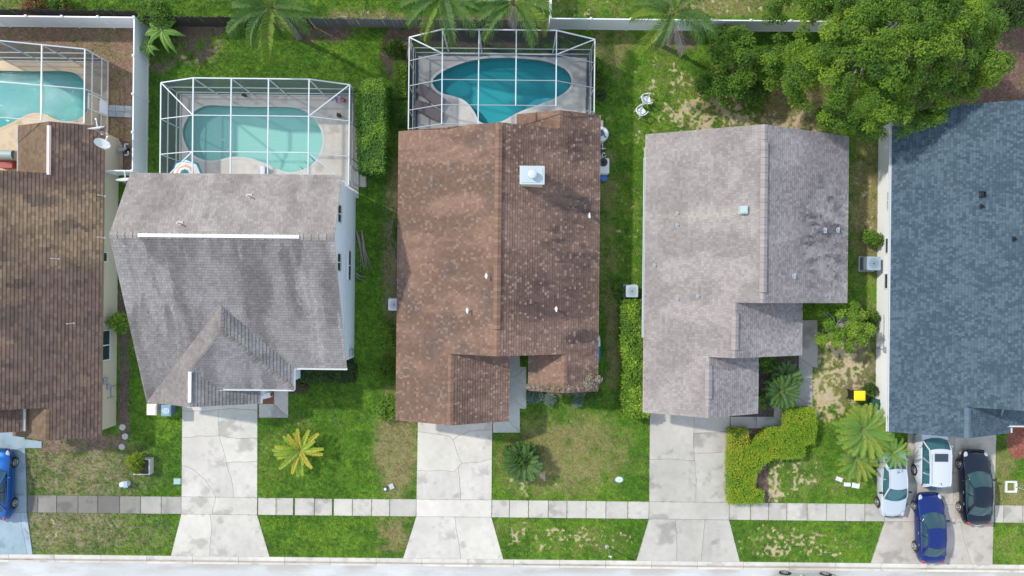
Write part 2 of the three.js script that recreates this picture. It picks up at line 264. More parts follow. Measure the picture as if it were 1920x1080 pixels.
// sidewalk, one slab after another
{
  const root = new THREE.Group(); root.name = 'sidewalk'; root.userData = { kind: 'structure', label: 'concrete sidewalk slabs along the front lawns' }; scene.add(root);
  const runs = [[[52, 72, 107, 147, 184, 225, 264, 303, 341], 0.5, 0], [[484, 518, 553, 590, 626, 661, 697, 731, 781], 0.95, 1], [[922, 955, 991, 1028, 1063, 1099, 1136, 1177, 1217], 0.98, 0], [[1367, 1407, 1441, 1475, 1513, 1549, 1585, 1621, 1658], 0.9, 0], [[1864, 1881, 1917, 1953, 1989, 2025, 2061, 2097], 0.85, 0]];
  for (const [j, tone, grassy] of runs) for (let i = 0; i < j.length - 1; i++) {
    const a = X(j[i], 945), b = X(j[i + 1], 945), dark = j[0] === 52 ? [0.3, 0.5, 0.36, 0.38, 0.28, 0.5, 0.72, 0.68][i] : tone, gap = grassy && (i === 1 || i === 3) ? 0.1 : 0.012;
    const p = rect(a + 0.012, ZS0 + (grassy ? 0.05 * rC() : 0), b - gap, ZS1); hard.push(p);
    part('slab', shiftUV(tintGeo(slab(inset(p, 0.008), -0.06, 0.045 + rC() * 0.012), slabTone(dark, 0.12))), M.conc, root);
  }
}
// kerb with its gutter pan in cast lengths, and the road
{
  const root = new THREE.Group(); root.name = 'kerb'; root.userData = { kind: 'structure', label: 'concrete kerb and gutter along the road' }; scene.add(root);
  for (let x = -48; x < 48; x += 3.02) {
    const sh = new THREE.Shape(); sh.moveTo(0, -0.12); sh.lineTo(0, 0.06); sh.lineTo(0.16, 0.055); sh.quadraticCurveTo(0.27, 0.05, 0.31, -0.01); sh.lineTo(0.31, -0.12);
    const g = new THREE.ExtrudeGeometry(sh, { depth: 3.0, bevelEnabled: false, curveSegments: 5 }); g.rotateY(-Math.PI / 2); g.translate(x + 3, 0, ZK0);
    const u = g.attributes.uv, p = g.attributes.position; for (let i = 0; i < u.count; i++) u.setXY(i, p.getX(i), p.getZ(i));
    part('kerb_length', shiftUV(tintGeo(g, slabTone(1.18, 0.08))), M.conc, root);
    const pan = slab(rect(x, ZK0 + 0.312, x + 3, ZK0 + 0.395), -0.12, -0.004), p2 = slab(rect(x, ZK0 + 0.395, x + 3, ZK0 + 0.53), -0.12, 0.001), t = slabTone(1, 0.16); part('gutter_pan', shiftUV(tintGeo(pan, [t[0] * 0.8, t[1] * 0.72, t[2] * 0.62])), M.conc, root); part('gutter_pan', shiftUV(tintGeo(p2, t.map(v => v * 1.15))), M.conc, root);
  }
  hard.push(rect(-50, ZK0, 50, 30));
}
const roadTex = canvasless(1024, 512, (u, v) => {
  const big = pnoise(u, v, 7, 5), fine = vnoise(u * 1500, v * 760), patch = sstep(0.55, 0.7, pnoise(v, u, 16, 4)), k = 0.42 + 0.12 * big + 0.1 * (fine - 0.5) + 0.05 * patch;
  const dirt = sstep(0.12, 0.0, v) * sstep(0.35, 0.65, pnoise(u, v, 12, 4)); return mix3([k * 1.02, k * 1.04, k * 1.04], [0.3, 0.25, 0.19], dirt * 0.5);
});
{
  const g = slab(rect(-150, ZK1 + 0.005, 150, 26.5), -0.1, -0.008), u = g.attributes.uv; for (let i = 0; i < u.count; i++) u.setXY(i, u.getX(i) / 24, (u.getY(i) - ZK1) / 8.2);
  struct('road', g, new THREE.MeshStandardMaterial({ map: roadTex, roughness: 0.92, bumpMap: roadTex, bumpScale: 0.008 }), 'pale worn road along the bottom of the block');
}
// front walks and paths
paved('path', 'painted pale entry walk of the house with the blue driveway', [WP([[-40, 812], [21, 812], [24, 820], [79, 827], [79, 840], [46, 840], [-40, 840]])], { tint: [0.62, 0.86, 1.12], tone: 0.92, cracks: [[[28, 821], [28, 830], [28, 840]]] });
paved('path', 'small concrete entry slab beside the red porch', [WP([[486, 757], [514, 757], [514, 729], [541, 729], [541, 783], [486, 783]])], { tone: 0.86, cracks: [[[514, 757], [525, 768], [541, 782]]] });
paved('path', 'pale stepped entry walk in front of the brown chimney house', [WP([[950, 664], [975, 664], [975, 687], [987, 688], [987, 766], [975, 766], [975, 811], [924, 811], [924, 782], [950, 782]])], { tint: [0.93, 1.0, 1.03], tone: 1.02, cracks: [[[950, 712], [966, 705], [987, 690]], [[950, 738], [962, 746], [975, 758], [987, 766]], [[950, 784], [962, 798], [975, 811]]] });
paved('path', 'grey concrete entry walk curving round the dark sago palms', [WP([[1369, 781], [1450, 781], [1473, 803], [1369, 803]]), WP([[1450, 781], [1452, 760], [1496, 745], [1523, 766], [1473, 772], [1473, 803]]), WP([[1497, 670], [1523, 688], [1523, 766], [1496, 745]]), WP([[1503, 600], [1532, 600], [1533, 690], [1523, 688], [1497, 670]])], { tone: 0.66, cracks: [[[1417, 781], [1418, 792], [1417, 803]], [[1496, 714], [1510, 716], [1523, 716]]] });
struct('porch_pavement', slab(WP([[488, 728], [514, 728], [514, 757], [488, 757]]), 0, 0.06), std([0.2, 0.075, 0.05], 0.8), 'brick red porch floor beside the garage');
paved('path', 'small paved crossing between pool cage and white fence', [WP([[204, 197], [248, 199], [248, 221], [204, 219]])], { tint: [0.86, 0.97, 1.05], tone: 0.85, cracks: [[[218, 198], [218, 209], [218, 220]], [[234, 198], [234, 209], [234, 220]], [[204, 209], [211, 209], [218, 209]], [[218, 209], [226, 209], [234, 209]], [[234, 210], [240, 210], [248, 210]]] });
paved('path', 'beige concrete pad by the pool pump and white fence', [WP([[204, 256], [225, 264], [231, 276], [231, 320], [204, 320]])], { tint: [1.1, 0.98, 0.84], tone: 0.8 });
paved('path', 'small concrete step outside the pool cage door', [WP([[671, 327], [687, 327], [688, 351], [671, 351]])], { tone: 0.75 });
paved('path', 'neighbouring patio slab at the top edge', [rect(-12, -24, 0.2, -18.86)], { tone: 0.8 });
paved('path', 'white equipment slab beside the right pool cage', [rect(5.1, -11.1, 5.9, -8.6)], { tone: 1.15 });

// pool decks (with the pools' openings) and the lawn sheet with the same openings
const deckPavement = (k, col, name, label) => { hard.push(deckRects[k]); return struct('pavement', shiftUV(tintGeo(slab(deckRects[k], -0.3, 0.05, [poolLines[k]]), col)), M.concDeck, label); };
deckPavement('one', [1.12, 0.92, 0.68], 'deck', 'sand coloured pool deck in the left cage');
deckPavement('two', [1.06, 1.02, 0.98], 'deck', 'pale grey pool deck in the middle cage');
deckPavement('three', [0.97, 1.0, 1.02], 'deck', 'light grey pool deck in the dark screened cage');
for (const f of footprints) hard.push(f);
{
  const R0 = [-44, -26, 44, 18.0], GW = 2048, GH = 1024, wx = R0[2] - R0[0], wz = R0[3] - R0[1];
  const tex = canvasless(GW, GH, (u, v) => { const x = R0[0] + u * wx, z = R0[1] + v * wz, c = groundAt(x, z); for (const p of hard) if (inPoly(p, x, z)) return [0.07, 0.055, 0.04]; return [c[0] * 0.95, c[1] * 0.92, c[2]]; }, true, false);
  const g = slab(rect(...R0), -0.01, 0, Object.values(poolLines).map(p => inset(p, -0.1)), false), u = g.attributes.uv; for (let i = 0; i < u.count; i++) u.setXY(i, (u.getX(i) - R0[0]) / wx, (u.getY(i) - R0[1]) / wz);
  struct('lawn', g, new THREE.MeshStandardMaterial({ map: tex, roughness: 1, bumpMap: tex, bumpScale: 0.02 }), 'lawns and bare yard ground around the houses');
  const far = canvasless(256, 256, (u, v) => { const n = pnoise(u, v, 8, 5), m = pnoise(v, u, 40, 3); return mix3([0.06, 0.12, 0.018], [0.15, 0.17, 0.06], n * 0.7 + m * 0.3); }); far.repeat.set(1 / 12, 1 / 12);
  struct('ground', slab(rect(-420, -420, 420, 420), -0.2, -0.12, [rect(R0[0] + 1, R0[1] + 1, R0[2] - 1, R0[3] - 1)]), new THREE.MeshStandardMaterial({ map: far, roughness: 1 }), 'green land stretching away beyond the block');
}
// grass blades over the lawn
{
  const r = rng(91), N = 190000, blade = [];
  for (let k = 0; k < 6; k++) { const a = k / 6 * 6.28 + r(), l = 0.05 + 0.05 * r(), h = 0.045 + 0.035 * r(), c = Math.cos(a), s = Math.sin(a), w = 0.011; blade.push(-s * w, 0, c * w, s * w, 0, -c * w, c * l, h, s * l); }
  const g = new THREE.BufferGeometry(); g.setAttribute('position', new THREE.Float32BufferAttribute(blade, 3)); g.computeVertexNormals();
  const mat = std([1, 1, 1], 0.8), im = new THREE.InstancedMesh(g, mat, N), m = new THREE.Matrix4(), q = new THREE.Quaternion(), up = new THREE.Vector3(0, 1, 0), col = new THREE.Color(); let n = 0;
  const cell = 0.25, gx0 = -38, gz0 = -21, cw = Math.round(76 / cell), grid = new Int8Array(cw * Math.round(39 / cell)).fill(-1);
  const boxes = hard.map(p => { const i = inset(p, 0.03); return [i, Math.min(...i.map(a => a[0])), Math.max(...i.map(a => a[0])), Math.min(...i.map(a => a[1])), Math.max(...i.map(a => a[1]))]; });
  for (let tries = 0; n < N && tries < 520000; tries++) {
    const x = -37 + 74 * r(), z = -20.5 + 38.3 * r(); if (boxes.some(b => x > b[1] && x < b[2] && z > b[3] && z < b[4] && inPoly(b[0], x, z))) continue;
    const c = groundAt(x, z); if (r() > c[3]) continue;
    const s = 0.75 + 0.75 * r(); m.compose(new THREE.Vector3(x, -0.004, z), q.setFromAxisAngle(up, r() * 6.28), new THREE.Vector3(s, s * (0.7 + 0.5 * r()), s)); im.setMatrixAt(n, m);
    const k = 0.85 + 0.7 * r(), y = r() * 0.3; im.setColorAt(n, col.setRGB(c[0] * k * (1 + y), c[1] * k, c[2] * k)); n++;
  }
  im.count = n; im.name = 'grass'; im.userData = { kind: 'stuff', label: 'short green grass of the lawns', category: 'grass' }; im.castShadow = im.receiveShadow = true; scene.add(im);
}

// ------------------------------------------------------------------ roofs and walls
const shingleMat = new THREE.MeshStandardMaterial({ vertexColors: true, roughness: 0.95 });
function clipRect(poly, s0, s1, t0, t1) {
  const cut = (P, f, at) => { const o = []; for (let i = 0; i < P.length; i++) { const a = P[i], b = P[(i + 1) % P.length], fa = f(a), fb = f(b); if (fa >= 0) o.push(a); if (fa * fb < 0) { const t = fa / (fa - fb); o.push([lerp(a[0], b[0], t), lerp(a[1], b[1], t)]); } } return o; };
  let P = cut(poly, p => p[0] - s0); if (P.length) P = cut(P, p => s1 - p[0]); if (P.length) P = cut(P, p => p[1] - t0); if (P.length) P = cut(P, p => t1 - p[1]);
  return P;
}
let roofSeed = 1;
// laid shingles on one roof plane: pts = outline [x,z], hf = height of the plane, colour(x, z, s, t, random) -> linear rgb
function shingles(parent, pts, hf, colour, { expo = 0.17, wide = 0.24, lift = 0.02, above = 0.012 } = {}) {
  const r = rng(1000 + roofSeed++), P3 = pts.map(([x, z]) => new THREE.Vector3(x, hf(x, z), z));
  const gx = hf(1, 0) - hf(0, 0), gz = hf(0, 1) - hf(0, 0), n = new THREE.Vector3(-gx, 1, -gz).normalize();
  const up = new THREE.Vector3(gx, gx * gx + gz * gz, gz).normalize(), row = up.clone().cross(n).normalize(), O = P3[0];
  let poly = P3.map(p => { const d = p.clone().sub(O); return [d.dot(row), d.dot(up)]; }); if (area2(poly) < 0) poly.reverse();
  const S = poly.map(p => p[0]), T = poly.map(p => p[1]), s0 = Math.min(...S), s1 = Math.max(...S), t0 = Math.min(...T), t1 = Math.max(...T);
  const pos = [], col = [], at = (s, t, l) => { const o = above + l; pos.push(O.x + row.x * s + up.x * t + n.x * o, O.y + row.y * s + up.y * t + n.y * o, O.z + row.z * s + up.z * t + n.z * o); };
  for (let i = 0, t = t0 - 0.02; t < t1; i++, t += expo) {
    let s = s0 - wide * ((i % 2) * 0.5 + 0.3 * r());
    while (s < s1) {
      const w = wide * (0.75 + 0.5 * r()), q = clipRect(poly, s, s + w - 0.006, t, t + expo); s += w;
      if (q.length < 3 || Math.abs(area2(q)) < 1e-4) continue;
      let cs = 0, ct = 0; for (const p of q) { cs += p[0]; ct += p[1]; } cs /= q.length; ct /= q.length;
      const x = O.x + row.x * cs + up.x * ct, z = O.z + row.z * cs + up.z * ct, c = colour(x, z, cs, ct, r()), jl = lift * (0.75 + 0.5 * r());
      const lf = p => jl * (1 - (p[1] - t) / expo * 0.85), before = pos.length;
      for (let k = 1; k < q.length - 1; k++) for (const p of [q[0], q[k], q[k + 1]]) at(p[0], p[1], lf(p));
      const low = q.filter(p => p[1] < t + 1e-6).map(p => p[0]);
      if (low.length >= 2) { const a = Math.min(...low), b = Math.max(...low); at(a, t, -0.01); at(b, t, -0.01); at(b, t, jl); at(a, t, -0.01); at(b, t, jl); at(a, t, jl); }
      for (let k = before; k < pos.length; k += 3) col.push(...c);
    }
  }
  const g = new THREE.BufferGeometry(); g.setAttribute('position', new THREE.Float32BufferAttribute(pos, 3)); g.setAttribute('color', new THREE.Float32BufferAttribute(col, 3)); g.computeVertexNormals();
  return part('shingles', g, shingleMat, parent, { kind: 'stuff' });
}
function deckPrism(pts, hf, th = 0.16, drop = 0.0) {    // boards under the shingles, with fascia edge
  const g = slab(pts, 0, 1), p = g.attributes.position; for (let i = 0; i < p.count; i++) { const x = p.getX(i), z = p.getZ(i); p.setY(i, hf(x, z) - drop - (p.getY(i) > 0.5 ? 0 : th)); } g.computeVertexNormals(); return g;
}
function capRow(a, b, w, colour, seed, th = 0.03, spread = [1, 0, 0], pitch = 0.4) {   // ridge caps laid piece over piece
  const r = rng(seed), A = new THREE.Vector3(...a), B = new THREE.Vector3(...b), L = A.distanceTo(B), n = Math.max(2, Math.round(L / 0.22)), list = [];
  const dir = B.clone().sub(A).normalize(), sp = new THREE.Vector3(...spread);
  for (let i = 0; i < n; i++) {
    const p = A.clone().lerp(B, (i + 0.5) / n), c = colour(p.x, p.z, i * 0.22, 0, r());
    for (const s of [-1, 1]) { const side = sp.clone().multiplyScalar(s * w / 2); side.y = -pitch * w / 2; const q = [p.clone().addScaledVector(dir, -L / n / 2), p.clone().addScaledVector(dir, L / n / 2)], u = th + 0.012 * (i % 2); const v = [[q[0], 0], [q[1], 0.018], [q[1].clone().add(side), 0.018], [q[0].clone().add(side), 0]].map(([k, l]) => [k.x, k.y + u + l, k.z]);
      const lo = [v[2], v[3]].map(k => [k[0], k[1] - u, k[2]]); const f = s > 0 ? [0, 2, 1, 0, 3, 2] : [0, 1, 2, 0, 2, 3], pos = []; for (const k of f) pos.push(...v[k]); pos.push(...v[3], ...lo[1], ...lo[0], ...v[3], ...lo[0], ...v[2]);
      const g = new THREE.BufferGeometry(); g.setAttribute('position', new THREE.Float32BufferAttribute(pos, 3)); g.computeVertexNormals(); list.push(tintGeo(g, c)); }
  }
  return merge(list);
}
function wallX(x0, x1, z0, z1, ridge, top) {   // gable faces north and south
  const s = new THREE.Shape(); s.moveTo(x0, 0); s.lineTo(x1, 0); s.lineTo(x1, top(x1)); if (ridge > x0 && ridge < x1) s.lineTo(ridge, top(ridge)); s.lineTo(x0, top(x0));
  return new THREE.ExtrudeGeometry(s, { depth: z1 - z0, bevelEnabled: false }).translate(0, 0, z0);
}
function wallZ(z0, z1, x0, x1, ridge, top) {   // gable faces east and west
  const s = new THREE.Shape(); s.moveTo(-z1, 0); s.lineTo(-z0, 0); s.lineTo(-z0, top(z0)); s.lineTo(-ridge, top(ridge)); s.lineTo(-z1, top(z1));
  return new THREE.ExtrudeGeometry(s, { depth: x1 - x0, bevelEnabled: false }).rotateY(Math.PI / 2).translate(x0, 0, 0);
}
function windowOn(parent, x, sx, zc, yc, w, h, lights = 2) {      // window in a wall that faces +x (sx = 1) or -x
  const f = [], t = 0.06, X0 = x + sx * 0.015; f.push(bx(0.07, t, w + 0.02, X0, yc + h / 2, zc), bx(0.09, t, w + 0.12, X0, yc - h / 2, zc));
  for (let i = 0; i <= lights; i++) f.push(bx(0.068, h - t, t, X0, yc, zc - w / 2 + w * i / lights));
  const fr = part('window', f, M.white, parent);
  for (let i = 0; i < lights; i++) part('pane', bx(0.02, h - t, w / lights - t, x + sx * 0.008, yc, zc - w / 2 + w * (i + 0.5) / lights), M.glass, fr);
}
const gutterX = (x, z0, z1, y) => merge([bx(0.1, 0.012, z1 - z0, x, y - 0.09, (z0 + z1) / 2), bx(0.02, 0.1, z1 - z0, x - 0.055, y - 0.045, (z0 + z1) / 2), bx(0.02, 0.1, z1 - z0, x + 0.055, y - 0.045, (z0 + z1) / 2)]);
const gutterZ = (z, x0, x1, y) => merge([bx(x1 - x0, 0.012, 0.1, (x0 + x1) / 2, y - 0.09, z), bx(x1 - x0, 0.1, 0.02, (x0 + x1) / 2, y - 0.045, z - 0.055), bx(x1 - x0, 0.1, 0.02, (x0 + x1) / 2, y - 0.045, z + 0.055)]);
function ventPipe(parent, x, z, y, r = 0.05, h = 0.35, mat = M.white) {   // stack with its flashing collar
  part('vent_pipe', [cyl(r, r, h, x, y + h / 2 - 0.05, z, 10), cyl(r * 1.9, r * 2.6, 0.06, x, y + 0.04, z, 10), bx(r * 6, 0.012, r * 6, x, y + 0.035, z)], mat, parent);
}
function teePipe(parent, x, z, y) { part('vent_pipe', [cyl(0.045, 0.045, 0.4, x, y + 0.2, z, 10), bar([x - 0.02, y + 0.4, z - 0.16], [x, y + 0.4, z + 0.16], 0.08), cyl(0.09, 0.12, 0.05, x, y + 0.05, z, 10)], M.white, parent); }
const streak = (x, z, fx, fz, o = 4) => fbm(x * fx + 90, z * fz + 30, o);

// ---- house one: brown roof at the left edge, beige wall
{
  const E = -25.65, e = 2.2, k = 0.42, hR = x => e + k * (E - x), RX = -31.95, fR = (x, z) => hR(x), hfL = (x, z) => hR(RX) - k * (RX - x);
  const house = thing('brown_house', 'house with weathered brown shingle roof and beige side wall at left edge', 'house');
  const wing = -28.3, fW = (x, z) => hR(wing) - k * (wing - x);
  const slopes = [
    [[[E, -9.85], [E, 9.6], [wing, 9.6], [wing, 7.6], [RX, 7.6], [RX, -6.7], [wing, -6.7], [wing, -9.85]], fR],
    [[[RX, -6.7], [RX, 7.6], [-38.3, 7.6], [-38.3, -6.7]], hfL],
    [[[wing, -9.85], [wing, -6.45], [-30.95, -6.45], [-30.95, -9.85]], fW],
    [[[wing, 7.4], [wing, 9.6], [-31.2, 9.6], [-31.2, 7.4]], fW],
    [[[-29.9, 7.4], [-29.9, 9.1], [-33, 9.1], [-33, 7.4]], (x, z) => 3.1 + k * (-29.9 - x)],
  ];
  const roof = part('roof', slopes.map(([p, f]) => deckPrism(p, f)), std([0.22, 0.16, 0.12], 0.9), house);
  const c1 = (x, z, s, t, r) => { const n = streak(x, z, 0.15, 0.42), m = fbm(x * 1.1, z * 1.4 + 50, 3), q = 0.62 + 0.42 * r; let c = mix3([0.088, 0.058, 0.046], [0.15, 0.105, 0.066], sstep(0.45, 0.7, n)); c = mix3(c, [0.05, 0.038, 0.034], 0.6 * sstep(0.55, 0.75, m)); return c.map(v => v * q * 1.75); };
  const c1w = (x, z, s, t, r) => { const n = fbm(x * 1.2, z * 1.2, 3); return mix3([0.15, 0.1, 0.062], [0.2, 0.135, 0.085], n).map(v => v * (0.8 + 0.36 * r)); };
  slopes.forEach(([p, f], i) => shingles(roof, p, f, i === 2 || i === 3 ? c1w : c1, { expo: 0.2, wide: 0.26, lift: 0.032 }));
  part('ridge_cap', capRow([wing, hR(wing) + 0.02, 7.7], [wing, hR(wing) + 0.02, 9.6], 0.34, c1w, 3), shingleMat, roof);
  parts('ridge_vent', [bx(0.16, 0.05, 3.0, wing - 0.03, hR(wing) + 0.055, -8.1), bx(0.02, 0.09, 3.0, wing + 0.1, hR(wing) + 0.03, -8.1)], std([0.62, 0.52, 0.48], 0.5), roof);
  const tp = (x0, x1) => x => Math.min(hR(x), hR(RX) - k * (RX - x)) - 0.17, wm = std([0.5, 0.46, 0.36], 0.85);
  part('wall', [wallX(-38, E - 0.3, -6.45, 7.35, RX, tp()), wallX(-30.65, E - 0.3, -9.55, -6.45, wing, x => Math.min(hR(x), fW(x)) - 0.17), wallX(-30.9, E - 0.3, 7.35, 9.3, wing, x => Math.min(hR(x), fW(x)) - 0.17)], wm, house);
  parts('gutter', [gutterX(-31.0, -9.8, -6.75, 2.2), gutterX(-29.84, 7.62, 9.1, 3.08)], M.white, house);
  const wx = E - 0.3; windowOn(house, wx, 1, W(203, 648, 1.5)[1], 1.35, 1.9, 1.0); windowOn(house, wx, 1, W(200, 482, 1.5)[1], 1.5, 0.6, 0.5, 1);
  // meter boxes and conduit on the side wall
  const mz = W(210, 715, 1)[1]; part('meter_box', [rbx(0.14, 0.5, 0.4, 0.02, wx + 0.07, 1.35, mz - 0.1), rbx(0.12, 0.35, 0.3, 0.02, wx + 0.06, 1.0, mz + 0.35), cyl(0.09, 0.09, 0.12, wx + 0.15, 1.45, mz - 0.1)], M.grey, house);
  parts('conduit', [bar([wx + 0.05, 0.1, mz + 0.4], [wx + 0.05, 1.1, mz + 0.4], 0.05), bar([wx + 0.05, 1.6, mz - 0.1], [wx + 0.05, 2.0, mz - 0.1], 0.05), bar([wx + 0.05, 0.7, mz + 0.4], [wx + 0.05, 0.7, mz + 1.0], 0.05), bar([wx + 0.04, 0.3, W(216, 742)[1]], [wx + 0.04, 1.1, W(216, 742)[1]], 0.04)], M.grey, house);
  for (const [px, py] of [[174, 363], [173, 443], [104, 485], [127, 607]]) { const [x, z] = W(px, py, 3.4); part('vent_pipe', [cyl(0.03, 0.03, 0.75, x, hR(x) + 0.35, z, 8), cyl(0.035, 0.07, 0.05, x, hR(x) + 0.03, z, 8)], std([0.6, 0.52, 0.5], 0.6), house); }
}
// ---- house two: tall grey roof with front hip
{
  const ZR = -2.75, HR = 6.5, m = 0.41, fB = (x, z) => HR - m * (ZR - z), fF = (x, z) => HR - m * (z - ZR), AX = -17.05, AZ = 1.18, AH = fF(0, AZ);
  const sL = (AH - fF(0, 7.36)) / (AX + 22.7), fWL = (x, z) => AH - sL * (AX - x), gx = -19.27, gh = fWL(gx), sF = (AH - 3.33) / (6.3 - 2.68), fFr = (x, z) => AH - sF * (z - 2.68), zG = 2.68 + (AH - gh) / sF, sR = (AH - 3.33) / 3.77, fWR = (x, z) => AH - sR * (x - AX), sG = 0.396, fG = (x, z) => gh - sG * (x - gx);
  const house = thing('two_storey_house', 'two-storey house with streaked grey roof and pale blue side wall', 'house');
  const slopes = [
    [[[-22.4, -6.5], [-10.04, -6.5], [-10.04, ZR], [-22.7, ZR]], fB],
    [[[-22.7, ZR], [-10.04, ZR], [-10.04, 4.98], [-13.28, 4.98], [AX, AZ], [-22.7, 7.36]], fF],
    [[[AX, AZ], [AX, 2.68], [gx, zG], [gx, 7.36], [-22.7, 7.36]], fWL],
    [[[AX, 2.68], [-13.28, 6.3], [-17.85, 6.3], [gx, zG]], fFr],
    [[[AX, AZ], [-13.28, 4.98], [-13.28, 6.3], [AX, 2.68]], fWR],
    [[[gx, zG], [-17.85, 6.3], [-17.5, 5.95], [-15.6, 5.95], [-15.6, 7.36], [gx, 7.36]], fG],
  ];
  const roof = part('roof', slopes.map(([p, f]) => deckPrism(p, f, 0.14)), M.white, house);
  const cg = (fx, fz, a, b, hi) => (x, z, s, t, r) => { const n = streak(x, z, fx, fz, 4), f = fbm(x * 1.3 + 4, z * 1.3, 3); let c = mix3(a, b, sstep(0.36, 0.62, n)); c = mix3(c, hi, 0.7 * sstep(0.6, 0.72, streak(x + 31, z, fx * 1.7, fz * 1.2, 3))); return c.map(v => v * (0.78 + 0.26 * r + 0.28 * (f - 0.5))); };
  const back = cg(0.5, 0.4, [0.265, 0.236, 0.218], [0.335, 0.302, 0.28], [0.37, 0.338, 0.315]), front = cg(0.95, 0.22, [0.165, 0.152, 0.15], [0.255, 0.236, 0.232], [0.34, 0.316, 0.308]), wingC = cg(0.6, 0.6, [0.19, 0.17, 0.16], [0.25, 0.225, 0.21], [0.27, 0.25, 0.24]), hipC = cg(0.9, 0.3, [0.17, 0.16, 0.165], [0.25, 0.235, 0.24], [0.28, 0.265, 0.26]), dk = cg(0.4, 0.9, [0.17, 0.165, 0.165], [0.24, 0.232, 0.23], [0.25, 0.245, 0.25]);
  slopes.forEach(([p, f], i) => shingles(roof, p, f, [back, front, wingC, hipC, dk, dk][i], { expo: i > 3 ? 0.2 : 0.165, wide: 0.18, lift: i > 3 ? 0.035 : 0.028 }));
  parts('ridge_cap', [capRow([-22.7, HR + 0.015, ZR], [-10.04, HR + 0.015, ZR], 0.36, back, 21, 0.02, [0, 0, 1]), capRow([AX, AH + 0.015, AZ + 0.05], [AX, AH + 0.015, 2.68], 0.36, wingC, 22, 0.02), capRow([AX, AH + 0.01, 2.68], [-13.28, 3.35, 6.3], 0.3, wingC, 23, 0.02, [0.75, 0, -0.6], 0.3), capRow([AX, AH + 0.01, 2.68], [gx, gh + 0.02, zG], 0.3, wingC, 24, 0.02, [0.75, 0, 0.6], 0.3)], shingleMat, roof);
  const vent = std([0.8, 0.8, 0.82], 0.35); part('ridge_vent', rbx(W(562, 441, 6.5)[0] - W(260, 441, 6.5)[0], 0.08, 0.2, 0.02, (W(562, 441, 6.5)[0] + W(260, 441, 6.5)[0]) / 2, HR + 0.08, ZR), vent, roof); part('ridge_vent', rbx(0.2, 0.08, 1.85, 0.02, gx, gh + 0.08, 6.15), vent, roof);
  const wm = std([0.74, 0.86, 0.94], 0.7);
  part('wall', [wallZ(-6.2, 4.65, -22.1, -10.34, ZR, z => Math.min(fB(0, z), fF(0, z)) - 0.17), wallX(-22.4, -15.9, 4.65, 7.1, gx, x => Math.min(fWL(x), fG(x)) - 0.17), bx(4.0, 3.0, 1.3, -15.6, 1.5, 5.3)], wm, house);
  parts('gutter', [gutterZ(6.36, -17.8, -13.22, 3.34), gutterX(-13.22, 5.0, 6.36, 3.34), gutterZ(5.04, -13.2, -10.0, 3.34), gutterX(-15.54, 5.98, 7.36, 2.46)], M.white, house);
  const wx = -10.34; windowOn(house, wx, 1, W(640, 401, 4.2)[1], 4.25, 1.05, 0.9, 2); windowOn(house, wx, 1, W(637, 492, 4.2)[1], 4.25, 1.05, 0.9, 2); windowOn(house, wx, 1, W(655, 498, 1.3)[1], 1.55, 1.85, 0.85, 2);
  part('belt_trim', bx(0.03, 0.05, 10.6, wx + 0.012, 2.75, -0.8), std([0.5, 0.6, 0.68], 0.7), house);
  part('meter_box', [rbx(0.16, 0.5, 0.45, 0.02, wx + 0.09, 1.2, 4.25), rbx(0.12, 0.3, 0.3, 0.02, wx + 0.07, 0.7, 4.2)], M.grey, house);
  for (const [px, py] of [[342, 420], [462, 366]]) { const [x, z] = W(px, py, 6); ventPipe(house, x, z, fB(x, z), 0.05, 0.5, std([0.55, 0.48, 0.46], 0.6)); }
}
